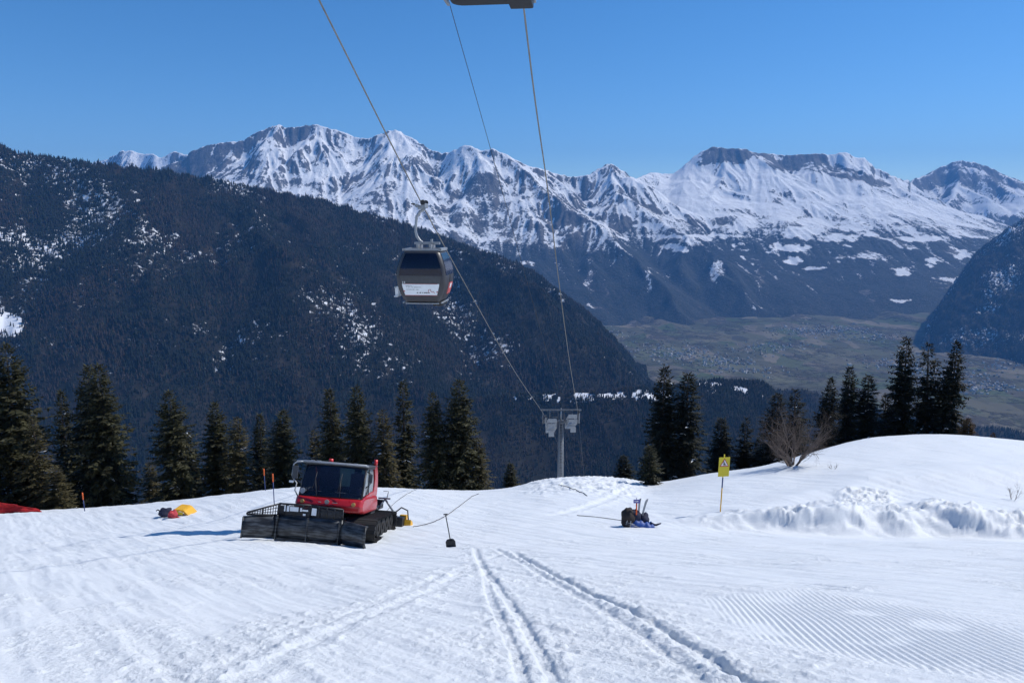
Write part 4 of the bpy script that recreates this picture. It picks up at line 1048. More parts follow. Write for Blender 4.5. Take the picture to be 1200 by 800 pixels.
def make_cabin():
    root = empty('gondola_cabin')
    # body rings: height below the rope, half width, half depth
    prof = [(-4.28, .74, .70), (-4.24, .80, .78), (-3.95, .96, .92), (-3.55, 1.08, 1.0), (-3.15, 1.11, 1.02), (-2.75, 1.06, .98), (-2.35, .93, .90), (-2.10, .82, .82), (-2.04, .76, .76)]
    pz = [p[0] for p in prof]
    def half(z): return float(np.interp(z, pz, [p[1] for p in prof])), float(np.interp(z, pz, [p[2] for p in prof]))
    def ring(z, off=0.0, n=8):
        w, d = half(z); w += off; d += off; r = .22; out = []
        for cx, cy, a0 in ((w - r, d - r, 0), (-(w - r), d - r, 90), (-(w - r), -(d - r), 180), (w - r, -(d - r), 270)):
            for k in range(n): a = R(a0 + 90 * k / (n - 1)); out.append((cx + r * math.cos(a), cy + r * math.sin(a), z))
        return out
    zs = [-4.28, -4.24, -4.10, -3.95, -3.75, -3.55, -3.35, -3.15, -2.95, -2.75, -2.55, -2.35, -2.22, -2.10, -2.04]
    sh = MB().loft([ring(z) for z in zs]).build('cabin_shell', M['shell'], root)
    def patch(z0, z1, u0, u1, side, off, mat, name, par, nz=6, nu=8, inset=True):
        """a panel that follows the shell; side: 0 front (-y), 1 right (+x), 2 back, 3 left"""
        rows = []
        for off_ in (off, off - .02):
            g = []
            for i in range(nz + 1):
                z = z0 + (z1 - z0) * i / nz; w, d = half(z)
                row = []
                for k in range(nu + 1):
                    u = u0 + (u1 - u0) * k / nu
                    if side in (0, 2): e = (w - .20) * u; q = (e, -(d + off_), z) if side == 0 else (-e, d + off_, z)
                    else: e = (d - .20) * u; q = (w + off_, e, z) if side == 1 else (-(w + off_), -e, z)
                    row.append(q)
                g.append(row)
            rows.append(g)
        mb = MB(); mb.loft(rows[0], closed=False, caps=False); 
        n0 = nu + 1
        edge = [(0, k) for k in range(n0)] + [(i, nu) for i in range(1, nz + 1)] + [(nz, k) for k in range(nu - 1, -1, -1)] + [(i, 0) for i in range(nz - 1, 0, -1)]
        vs = [rows[0][i][k] for i, k in edge] + [rows[1][i][k] for i, k in edge]; m_ = len(edge)
        mb.add(vs, [(i, (i+1) % m_, m_ + (i+1) % m_, m_ + i) for i in range(m_)])
        return mb.build(name, mat, par)
    for s in range(4): patch(-3.08, -2.14, -1.05, 1.05, s, .014, M['cabglass'], 'window', sh)
    for s in (0, 2):
        patch(-3.42, -3.10, -.98, .98, s, .012, M['dgrey'], 'waist_panel', sh)
        pn = patch(-3.95, -3.45, -.93, .93, s, .016, M['white'], 'advert_panel', sh)
        if s == 0:
            # small unreadable print, a darker word at the lower right and a loose red mark
            rg = np.random.default_rng(4)
            def yz(z): return -(half(z)[1] + .020)
            def dash(x0, x1, z, h):
                x = x0
                while x < x1:
                    w = rg.uniform(.015, .04); zz = z + rg.uniform(-.004, .004)
                    pr.box((x + w/2, yz(zz), zz), (w, .006, h * rg.uniform(.6, 1.1))); x += w + (.012 if rg.random() < .8 else .05)
            for dargs in ((-.66, -.40, -3.54, .016), (-.64, 0.02, -3.60, .02), (-.64, -.06, -3.70, .02), (-.18, .36, -3.84, .05)):
                pr = MB(); dash(*dargs); pr.build('print_line', M['signblack'], pn)
            rd = MB()
            pts = [(.34, -3.80), (.36, -3.70), (.42, -3.68), (.44, -3.76), (.50, -3.82), (.56, -3.78), (.60, -3.86)]
            rd.tube([(x, yz(z) - .004, z) for x, z in pts], .012, 5)
            rd.build('red_mark', M['panelred'], pn)
            for x, z in ((-.74, -3.77), (.72, -3.80)): MB().box((x, yz(z), z), (.05, .006, .06)).build('red_mark', M['panelred'], pn)
            MB().box((0, yz(-3.955), -3.955), (1.46, .006, .02)).build('red_border', M['panelred'], pn); MB().box((0, yz(-3.455), -3.455), (1.5, .006, .014)).build('red_border', M['panelred'], pn)
            for x in (-.78, -.70): MB().box((x, yz(-3.38) - .002, -3.39), (.022, .008, .10)).build('cabin_digit', M['white'], sh)
    patch(-3.95, -3.45, -.2, .75, 1, .016, M['panelred'], 'side_print', sh)
    patch(-3.70, -3.50, .1, .45, 1, .022, M['white'], 'side_print', sh)
    for s in (1, 3): patch(-4.0, -3.1, -.04, .0, s, .02, M['black'], 'door_seam', sh, 8, 2)
    MB().loft([[(x * 1.02, y * 1.02, z) for x, y, z in ring(zz)] for zz in (-4.30, -4.34)]).build('floor_pan', M['black'], sh)
    MB().box((0, -.74, -4.33), (1.5, .05, .05)).box((.86, 0, -4.30), (.06, 1.45, .07)).box((-.86, 0, -4.30), (.06, 1.45, .07)).build('bumper_rail', M['silver'], sh, .01)
    MB().box((.62, .1, -4.40), (.46, 1.0, .14)).build('floor_box', M['black'], sh, .03)
    rk = MB()
    for k in range(3): rk.box((-1.24, -.35 + .35 * k, -3.85), (.16, .05, .46), None).box((-1.12, -.35 + .35 * k, -3.7), (.20, .04, .04))
    rk.box((-1.30, 0, -3.66), (.03, .95, .06)).box((-1.26, 0, -4.06), (.18, .95, .04)); rk.build('ski_rack', M['white'], sh, .008)
    # roof frame
    rr = MB()
    rr.box((0, -.62, -1.98), (1.75, .10, .10)).box((0, .62, -1.98), (1.75, .10, .10)).box((-.8, 0, -1.98), (.10, 1.34, .09)).box((.8, 0, -1.98), (.12, 1.34, .13))
    rr.box((.1, 0, -1.72), (1.15, .16, .12)); rr.box((-.25, 0, -1.86), (.10, .9, .20)).box((.32, 0, -1.86), (.10, .9, .20)).disc((.32, -.1, -1.62), .06, .16, 'z', 10)
    rr.build('roof_frame', M['silver'], root, .012)
    # hanger arm and grip
    pts = []
    for x, z in ((.02, -.22), (-.20, -.34), (-.36, -.55), (-.40, -.90), (-.42, -1.20), (-.36, -1.42), (-.24, -1.60), (-.12, -1.70)): pts.append((x, 0, z))
    a = np.array(pts); t = np.linspace(0, len(a) - 1, 29); i = np.arange(len(a))
    cv = [(float(np.interp(k, i, a[:, 0])), 0, float(np.interp(k, i, a[:, 2]))) for k in t]
    MB().tube(cv, .062, 10).build('hanger_arm', M['silver'], root)
    MB().box((0, 0, -.08), (.20, .62, .20)).box((-.12, 0, -.16), (.28, .34, .16)).tube([(-.05, -.1, -.02), (-.05, -.1, .16)], .05, 8).disc((-.30, -.18, -.08), .08, .08, 'y', 12).tube([(-.1, 0, -.1), (-.52, -.02, -.03)], .03, 6).build('grip', M['grey'], root, .015)
    for yy in (-.30, .30): MB().disc((0, yy, .06), .11, .07, 'y', 14).build('grip_roller', M['black'], root)
    MB().box((-.5, -.02, .0), (.16, .12, .05)).build('grip_lever', M['black'], root)
    return root
cabin = make_cabin()
yaw = -math.atan(.113)
cabin.location = tuple(at_row(xl, 31, 239)); cabin.rotation_euler = (0, 0, yaw)
cabin.location.x += .10; cabin.scale = (.93,) * 3
tag(cabin, 'whole gondola cabin with dark window and white advert panel hanging mid picture', 'gondola cabin', 'gondola cabins on the ropes')
c2 = copy_tree(cabin)
c2.location = (xr(13.8) - .10, 13.8, RP[1][2]); c2.rotation_euler = (0, 0, -math.atan(.1085))
c2['label'] = 'nearest gondola cabin, only its underside showing at the top edge'

def make_tower():
    tp = at_row(lambda d: (658.5 - 600) / (F_PX * cp + 0) * d * 1.012, 108.0, 486)
    X0, Y0, ZT = float(tp[0]), 108.0, float(tp[2])
    xL, zL = float(LP[5][0]), float(LP[5][2]); xR, zR = xr(108), float(RP[7][2])
    X0 = (xL + xR) / 2 - .1
    zg = ground_z(X0, Y0) - 1.0
    root = empty('lift_tower', (X0, Y0, zg)); H = ZT - zg
    tag(root, 'grey steel lift tower with sheave cages standing beyond the snow edge', 'lift tower')
    col = MB().tube([(0, 0, 0), (0, 0, H * .5), (0, 0, H - 1.2)], [.62, .50, .40], 16).disc((0, 0, H - 1.2), .55, .12, 'z', 16).build('column', M['towergrey'], root)
    ld = MB()
    for sx in (-.24, .24): ld.tube([(sx, -.66, 0.5), (sx, -.50, H - .6)], .03, 5)
    k = 1.0
    while k < H - .8: ld.tube([(-.24, -.66 + .16 * k / H, k), (.24, -.66 + .16 * k / H, k)], .022, 5); k += .45
    ld.build('ladder', M['grey'], col)
    hw = (xR - xL) / 2
    arm = MB().box((0, 0, H - 1.0), (2 * hw + .4, .5, .40)).box((0, 0, H + .75), (2 * hw + 1.2, .22, .20)).build('crossarm', M['towergrey'], root, .02)
    MB().disc((0, -.1, H + .95), .10, .22, 'z', 10).tube([(0, 0, H - 1.0), (0, 0, H + .75)], .12, 8).build('cable_bracket', M['grey'], root)
    for sx in (-1, 1):
        fr = MB()
        for x0, x1, z0, z1 in ((.45, 1.5, H - .75, H + .45),):
            fr.tube([(sx*x0, -.1, z0), (sx*x1, -.1, z0), (sx*x1, -.1, z1), (sx*x0, -.1, z1), (sx*x0, -.1, z0)], .05, 6).tube([(sx*x0, -.1, (z0*2+z1)/3), (sx*x1, -.1, (z0*2+z1)/3)], .035, 5)
        fr.tube([(sx*1.7, 0, H - 1), (sx*1.7, 0, H + .75)], .09, 8).tube([(sx*(hw+.3), 0, H - 1.3), (sx*(hw+.3), 0, H + .75)], .07, 8)
        fr.build('gantry_frame', M['towergrey'], root)
        zrope = (zL if sx < 0 else zR) - zg
        st = MB(); sl = -.40
        xs = sx * hw
        for k in range(10):
            yy = -3.2 + k * .72; st.disc((xs, yy, zrope - .24 + sl * yy - .004 * yy * yy), .22, .10, 'x', 16)
        from mathutils import Euler
        st.box((xs - sx * .18, 0, zrope - .42), (.10, 7.4, .16), Euler((math.atan(sl), 0, 0)))
        st.build('sheave_train', M['dgrey'], root)
        cg = MB(); xc = xs - sx * .95
        for yy in np.linspace(-3.0, 3.0, 7):
            zb = zrope - 1.9 + sl * yy
            cg.box((xc, yy, zb), (1.3, .86, .06)).tube([(xc - .65, yy, zb), (xc - .65, yy, zb + 1.1)], .03, 5).tube([(xc + .65, yy, zb), (xc + .65, yy, zb + 1.1)], .03, 5)
        for ox in (-.65, .65):
            for hh in (.55, 1.1): cg.tube([(xc + ox, -3.2, zrope - 1.9 + hh - sl * 3.2), (xc + ox, 3.2, zrope - 1.9 + hh + sl * 3.2)], .03, 5)
        # mesh plates closing the cage towards the slope
        for (w, h, oz) in ((1.2, .48, .30), (1.25, .60, .98)): cg.box((xc, -3.25, zrope - 1.9 - sl * 3.2 + oz), (w, .05, h))
        cg.box((xc + .1 * sx, -3.0, zrope - 2.9 - sl * 3.0), (.8, .06, .8)).box((xs, -3.4, zrope - 1.2 - sl * 3.4), (.10, .2, 1.5))
        cg.tube([(xc, 0, H - 1.0), (xc, -1.5, zrope - 1.9 - sl * 1.5)], .06, 6)
        cg.build('catwalk', M['grey'], root)
    return root
make_tower()
# ------------------------------------------------------------------ spruces
def spruce_proto(seed, H, Rb, whorl=.36, bare=.05, power=.85, droop=1.0, thin=1.0, gaps=.12):
    """numpy crown and trunk of one spruce of height H, base at the origin"""
    rg = np.random.default_rng(seed); V = []; Mi = []
    def quad(p, d, up, ln, wd, mi):
        s = np.cross(d, up); s /= (np.linalg.norm(s) + 1e-6)
        tip = p + d * ln; mid = p + d * ln * .45
        V.extend((p, mid + s * wd, tip, mid - s * wd)); Mi.append(mi)
    z = H * bare; ang = rg.uniform(0, 6.28)
    lop = rg.uniform(0, 6.28)
    while z < H * .992:
        t = z / H
        Lmax = Rb * max(0, 1 - t) ** power * (1 - .35 * math.exp(-t / .06)) + .10
        nb = int(rg.integers(6, 9)) if t < .9 else 5
        for b in range(nb):
            a = ang + 2 * math.pi * b / nb + rg.normal(0, .22)
            if rg.random() < gaps: continue
            L = Lmax * rg.uniform(.62, 1.18) * (1 + .12 * math.cos(a - lop)) * thin
            e = (.55 - 1.15 * (1 - t) ** .6) * droop + rg.normal(0, .10)
            hd = np.array([math.cos(a), math.sin(a), 0]); up = np.array([0, 0, 1.0])
            n = max(2, int(L / .14)); p = np.array([0, 0, z + rg.normal(0, .05)]); step = L / n
            side = np.array([-hd[1], hd[0], 0])
            for i in range(n):
                s_ = (i + 1) / n
                ee = e - .35 * droop * s_ * (1 - t) + .75 * max(0, s_ - .6)
                d = hd * math.cos(ee) + up * math.sin(ee)
                p = p + d * step
                ln = (.52 - .26 * s_) * (.55 + .45 * min(1, L / 1.4)) * rg.uniform(.7, 1.3)
                mi = 1 if rg.random() < .0045 else (2 if rg.random() < .16 else 0)
                for sg in (-1, 1):
                    if rg.random() < .12: continue
                    dd = d * .55 + side * sg * rg.uniform(.5, .95) + up * rg.uniform(-.45, .12); dd /= np.linalg.norm(dd)
                    quad(p, dd, up + rg.normal(0, .5, 3), ln * 1.1, ln * .24, mi)
                if rg.random() < .7:
                    dd = d * .35 - up * rg.uniform(.5, 1) + side * rg.normal(0, .3); dd /= np.linalg.norm(dd)
                    quad(p, dd, side + rg.normal(0, .3, 3), ln * 1.15, ln * .24, 0)
            quad(p, d, up + rg.normal(0, .3, 3), .34, .06, 0)
        z += whorl * rg.uniform(.7, 1.25) * (1 - .45 * t); ang += 2.4
    for k in range(6):
        a = k * 1.05; quad(np.array([0, 0, H - .35]), np.array([.25 * math.cos(a), .25 * math.sin(a), 1.0]) / 1.03, np.array([math.cos(a + 1.5), math.sin(a + 1.5), 0]), .45, .04, 0)
    return np.array(V), np.array(Mi)
def make_spruce(seed, H, Rb, needles=('needle', 'needle_dark'), **kw):
    root = empty('spruce_tree')
    V, Mi = spruce_proto(seed, H, Rb, **kw)
    raw_mesh('crown', V, np.arange(len(V)).reshape(-1, 4), None, root, mats=[M[needles[0]], M['oldsnow'], M[needles[1]]], midx=Mi)
    rg = random.Random(seed)
    MB().tube([(0, 0, -1.2), (0, 0, .3), (rg.uniform(-.05, .05), rg.uniform(-.05, .05), H * .5), (0, 0, H * .97)], [H * .020, H * .017, H * .009, .012], 8).build('trunk', M['bark'], root)
    return root
PROTO = {}
def proto(k):
    if k not in PROTO:
        args = {'broad': (21, 13, 2.7, dict(power=.80)), 'full': (22, 13, 2.3, dict(power=.72)), 'slim': (23, 13, 1.55, dict(power=.70, whorl=.32)), 'ragged': (24, 13, 2.1, dict(power=.8, gaps=.3, whorl=.42, needles=('needle_olive', 'needle'))), 'spire': (25, 13, 1.25, dict(power=.6, gaps=.2)),
                'dbroad': (31, 13, 2.2, dict(power=.75, needles=('needle_dark', 'needle_dark'))), 'dslim': (32, 13, 1.5, dict(power=.68, needles=('needle_dark', 'needle_dark'), gaps=.2)), 'dragged': (33, 13, 1.8, dict(power=.75, gaps=.28, whorl=.4, needles=('needle_dark', 'needle_dark'))),
                'small': (41, 5, 1.45, dict(power=.85, whorl=.26)), 'brown': (42, 5, 1.3, dict(power=.8, whorl=.28, needles=('needle_brown', 'needle')))}[k]
        PROTO[k] = [make_spruce(args[0], args[1], args[2], **args[3]), args[1], False]
    return PROTO[k]
def plant(kind, px, top, d, label, group=None, wide=1.0, rot=None):
    q = proto(kind); x = (px - 600) / F_PX * d * (cp + .0) ; 
    t = P(px, top, d); x = float(t[0])
    g = ground_z(x, d); h = float(t[2]) - g
    o = q[0] if not q[2] else copy_tree(q[0]); q[2] = True
    s = h / q[1]; o.location = (x, d, g)
    ws = s ** .45 * wide * (1.0 if kind in ('small', 'brown') else 1.12 if px < 650 else 1.38)
    o.scale = (ws, ws, s); o.rotation_euler = (R(2.2) * math.sin(px * 3.1), R(2.2) * math.cos(px * 1.7), (px * 1.37) % 6.28)
    tag(o, label, 'spruce', group)
    return o
GL = 'spruces along the left edge of the piste'
L_TREES = [
 ('broad', 10, 403, 52, 'tallest dark spruce cut by the left picture edge', 1.25),
 ('full', -32, 440, 50, 'spruce mostly outside the left picture edge', 1.2),
 ('ragged', 42, 487, 50, 'loose yellowish green spruce leaning beside the tall one at the left edge', 1.05),
 ('slim', 71, 458, 58, 'thin dark spruce just left of the broad twin spruces', 1.0),
 ('broad', 94, 430, 55, 'left one of the broad twin spruces above the orange stake', 1.1),
 ('full', 121, 427, 54, 'right one of the broad twin spruces above the orange stake', 1.2),
 ('ragged', 66, 548, 49, 'low bushy spruce at the end of the red net', 1.2),
 ('broad', 200, 457, 55, 'pointed spruce standing alone left of the yellow mat', 1.15),
 ('ragged', 222, 520, 58, 'short ragged spruce right beside the lone pointed spruce', 1.1),
 ('full', 247, 472, 57, 'medium spruce above and left of the two orange tipped stakes', 1.05),
 ('ragged', 276, 487, 56, 'paler olive spruce directly above the left orange tipped stakes', 1.2),
 ('slim', 301, 486, 60, 'slender spruce behind the two orange tipped stakes', 1.0),
 ('full', 327, 480, 57, 'dense spruce left of the groomer cab', 1.1),
 ('ragged', 176, 540, 62, 'half hidden low spruce left of the lone pointed spruce', 1.1),
 ('ragged', 369, 503, 60, 'short spruce rising just above the groomer roof', 1.0),
 ('slim', 390, 455, 58, 'narrow spruce directly behind the groomer cab', 1.15),
 ('full', 423, 451, 57, 'tall spruce behind the right side of the groomer cab', 1.0),
 ('ragged', 451, 480, 56, 'rounded olive spruce right behind the groomer', 1.1),
 ('spire', 472, 448, 58, 'thinnest spire like spruce right of the groomer', 1.15),
 ('broad', 510, 461, 54, 'brownish left spruce of the wide pair right of the groomer', .95),
 ('full', 539, 444, 55, 'taller right spruce of the wide pair right of the groomer', 1.15),
 ('ragged', 561, 512, 55, 'low skirted spruce at the right end of the left row', 1.1),
 ('slim', 598, 543, 66, 'small dark spruce tip just left of the lift tower', 1.2),
]
for k, px, top, d, lab, wd in L_TREES: plant(k, px, top, d, lab, GL, wd)
GR = 'spruces around the right hand snow mound'
R_TREES = [
 ('small', 762, 523, 47, 'small bright green spruce rooted in the snow dip', 1.0),
 ('dbroad', 779, 429, 62, 'left one of two tall dark spruces behind the small green spruce', .92),
 ('dslim', 807, 436, 62, 'right one of two tall dark spruces behind the small green spruce', 1.25),
 ('dragged', 766, 505, 64, 'shorter dark spruce tucked left of the two tall ones', 1.0),
 ('dslim', 731, 533, 70, 'tiny dark spruce tip left of the snow dip', 1.2),
 ('dslim', 845, 489, 66, 'thin dark spruce behind the yellow warning sign', 1.15),
 ('dragged', 872, 490, 66, 'dark spruce between the warning sign and the bare shrub', .9),
 ('dslim', 912, 461, 64, 'left dark spruce rising behind the bare shrub', 1.2),
 ('dragged', 936, 457, 63, 'right dark spruce rising behind the bare shrub', 1.05),
 ('dragged', 890, 510, 66, 'low dark spruce left behind the bare shrub', 1.0),
 ('dbroad', 972, 443, 66, 'pointed dark spruce right of the bare shrub', .80),
 ('dbroad', 998, 429, 68, 'wide dark spruce left of the mound top', .86),
 ('dslim', 1022, 439, 68, 'slim dark spruce in the gap left of the tallest spruce', 1.2),
 ('dragged', 1041, 462, 70, 'short dark spruce leaning against the tallest spruce', .95),
 ('dbroad', 1065, 396, 68, 'tallest dark spruce on top of the snow mound', .86),
 ('dragged', 1096, 403, 68, 'dark spruce in the middle of the mound top trio', 1.1),
 ('dbroad', 1119, 400, 67, 'rightmost tall dark spruce of the mound top trio', .85),
 ('brown', 1136, 490, 62, 'small rusty brown conifer at the right foot of the trio', 1.1),
 ('brown', 1165, 507, 66, 'tiny conifer tip on the mound right of the trio', .7),
]
for k, px, top, d, lab, wd in R_TREES: plant(k, px, top, d, lab, GR, wd)

# ------------------------------------------------------------------ bare shrubs
def bare_shrub(px, py, d, width, height, stems, seed, label, levels=5, r0=.05, lean=.9, name='bare_shrub'):
    rg = np.random.default_rng(seed)
    x = (px - 600) / F_PX * d; base = P(px, py, d); x = float(base[0]); g = ground_z(x, d) - .05
    root = empty(name, (x, d, g)); tag(root, label, 'shrub')
    tw = MB()
    def grow(mb, p, d_, L, r, lev):
        n = 4; pts = [p]; rs = [r]
        for i in range(n):
            d_ = d_ + rg.normal(0, .16, 3) + np.array([0, 0, .04]); d_ /= np.linalg.norm(d_)
            pts.append(pts[-1] + d_ * L / n); rs.append(r * (1 - .5 * (i + 1) / n))
        mb.tube(pts, rs, 5 if lev > 2 else 3, caps=False)
        if lev <= 0: return
        for k in range(int(rg.integers(3, 5))):
            i = int(rg.integers(1, n + 1)); s = rg.normal(0, .52, 3); s[2] = s[2] * .6 + .16
            dd = d_ + s; dd /= np.linalg.norm(dd)
            grow(tw if lev <= levels - 1 else mb, pts[i], dd, L * rg.uniform(.55, .82), rs[i] * .62, lev - 1)
    for k in range(stems):
        a = 2 * math.pi * k / stems + rg.uniform(-.4, .4)
        st = MB(); ln = height * rg.uniform(.42, .56)
        dv = np.array([math.cos(a) * lean * width / height * .42, math.sin(a) * lean * .35, 1.0]); dv /= np.linalg.norm(dv)
        grow(st, np.array([.22 * math.cos(a) * min(1, width / 2), .22 * math.sin(a) * min(1, width / 2), 0]), dv, ln, r0 * rg.uniform(.7, 1.1), levels)
        st.build('stem', M['twig'], root)
    tw.build('twigs', M['twig'], root)
    return root
bare_shrub(928, 548, 46, 5.0, 3.6, 12, 3, 'large leafless grey brown shrub in front of dark spruces', 5, .06, 1.1)
bare_shrub(1188, 583, 36.5, 1.0, 1.0, 4, 5, 'small thin leafless twigs poking from the snow at the right edge', 3, .014, .8)
bare_shrub(976, 556, 44, 1.0, .55, 4, 9, 'tiny leafless sprig in the snow right of the large shrub', 3, .012, 1.3)

# ------------------------------------------------------------------ warning sign
def make_sign():
    b = on_ground(845, 592); d = 33.0
    top = P(845.5, 532, d); bot = P(844.5, 592, d); x = float(bot[0]); g = ground_z(x, d)
    H = float(top[2]) - g; k = d / F_PX
    root = empty('warning_sign', (x, d, g)); tag(root, 'yellow warning sign with red bordered triangle on a striped pole', 'sign')
    root.rotation_euler = (R(1), R(1.0), R(9))
    MB().tube([(0, 0, -.4), (0, 0, H * .50)], .028, 10).build('pole', M['ylw2'], root)
    MB().tube([(0, 0, H * .42), (0, 0, H * .60)], .031, 10).build('pole_band', M['pole'], root)
    MB().tube([(0, 0, H * .60), (0, 0, H)], .028, 10).build('pole_top', M['yellow'], root)
    pz1 = H - .12; pz0 = H - 1.04; w = .53
    pn = MB().box((0, -.045, (pz0 + pz1) / 2), (w, .025, pz1 - pz0)).build('sign_panel', M['yellow'], root, .006)
    zc = pz1 - .30; yf = -.060
    def tri(s, y, mat, name, dz=0): 
        MB().prism([(-.5 * s, -.30 * s + dz), (.5 * s, -.30 * s + dz), (0, .55 * s + dz)], y - .004, y, 'y').build(name, mat, pn).location = (0, 0, zc)
    tri(.46, yf, M['signred'], 'triangle_border'); tri(.33, yf - .005, M['signwhite'], 'triangle_field', .005)
    yy = yf - .013
    pic = MB()
    pic.tube([(-.03, yy, zc + .065), (-.015, yy, zc + .0), (.03, yy, zc - .05)], .020, 6).tube([(-.015, yy, zc + .02), (.055, yy, zc - .0)], .012, 6).tube([(-.02, yy, zc + .02), (-.075, yy, zc - .03)], .012, 6)
    pic.tube([(.02, yy, zc - .04), (-.045, yy, zc - .075)], .014, 6).tube([(.03, yy, zc - .04), (.085, yy, zc - .075)], .014, 6).blob((-.035, yy, zc + .095), (.024, .012, .024), 1, 0)
    pic.build('pictogram', M['signblack'], pn)
make_sign()

# ------------------------------------------------------------------ marker stakes
def stake(px, top, base, d, label, tilt=0, full=True):
    b = P(px, base, d); x = float(b[0]); g = ground_z(x, d); t = P(px, top, d); H = float(t[2]) - g
    root = empty('marker_stake', (x, d, g)); root.rotation_euler = (0, R(tilt), 0)
    tag(root, label, 'marker stake', 'orange tipped piste stakes')
    MB().tube([(0, 0, -.3), (0, 0, H - .42)], .025, 8).build('shaft', M['pole'], root)
    MB().tube([(0, 0, H - .42), (0, 0, H)], .034, 8).build('tip', M['orange'], root)
stake(99, 577, 595, 41.5, 'short orange tipped stake at the snow edge near the red net', -2)
stake(311, 549, 575, 43, 'orange tipped stake farther back left of the groomer', -1)
stake(322, 555, 602, 36, 'orange tipped stake nearer the groomer blade', 0)

# ------------------------------------------------------------------ red safety net at the left edge
def make_net():
    d = 43.5
    root = empty('safety_net'); tag(root, 'red safety net sagging at the left edge of the snow', 'safety net')
    a = P(48, 597, d); x1 = float(a[0]); base = np.array([x1, d, ground_z(x1, d)]); root.location = base
    nx, nz = 46, 10; rows = []
    L = 9.5
    for j in range(nz + 1):
        row = []
        for i in range(nx + 1):
            u = i / nx; x = -L * u; yy = .12 * math.sin(i * .9) + .06 * math.sin(i * 2.3 + j) 
            gz = ground_z(base[0] + x, d + yy) - base[2] - .05
            h = 1.30 * min(1, (u * L / 5.0)) ** .75 * (1 + .05 * math.sin(i * 1.1)) + .06
            row.append((x, yy + .07 * math.sin(j * .8 + i * .3), gz + h * j / nz))
        rows.append(row)
    o = MB().loft(rows, closed=False, caps=False).build('net', M['rnet'], root)
    s = o.modifiers.new('thick', 'SOLIDIFY'); s.thickness = .03
    for u in (.30, .60, .95):
        x = -L * u; gz = ground_z(base[0] + x, d) - base[2]
        MB().tube([(x, .25, gz - .3), (x, .25, gz + 1.25)], .022, 6).build('post', M['pole'], root)
make_net()

# ------------------------------------------------------------------ gear lying left of the groomer
def gear_left():
    p = on_ground(212, 603.5); x, y, z = p
    k = y / F_PX
    root = empty('folded_mat', (x + .02, y + .25, z)); tag(root, 'folded yellow crash mat arched on the snow beside a red bundle', 'crash mat')
    root.rotation_euler = (0, R(4), R(-6)); root.scale = (.74, .8, .76)
    prof = [(-.58, .02), (-.50, .34), (-.36, .43), (.20, .43), (.34, .38), (.72, .04), (.60, .0), (.26, .26), (.12, .31), (-.30, .30), (-.40, .22), (-.44, .0)]
    MB().prism(prof, -.45, .45, 'y').build('pad', M['ylw2'], root, .03)
    MB().box((-.02, -.46, .20), (.5, .03, .2)).build('flap', M['yellow'], root, .01)
    q = on_ground(203, 606.5)
    r2 = empty('red_bundle', tuple(q)); tag(r2, 'crumpled red fabric bundle lying in front of the yellow mat', 'bundle'); r2.scale = (.82, .82, .82)
    MB().blob((0, 0, .20), (.30, .26, .26), 3, .3, 18, 12).build('cloth', M['redfab'], r2)
    MB().tube([(.20, -.1, .12), (.45, -.15, .05), (.62, -.2, .03)], [.06, .045, .03], 7).build('strap', M['redfab'], r2)
    q = on_ground(194, 605)
    r3 = empty('black_bag', tuple(q)); tag(r3, 'small black bag left of the red bundle', 'bag')
    MB().blob((0, 0, .19), (.30, .24, .24), 8, .3, 18, 12).build('bag_body', M['navy'], r3)
    MB().tube([(-.24, 0, .28), (-.36, 0, .36), (-.44, 0, .30)], .03, 6).build('bag_handle', M['black'], r3)
gear_left()

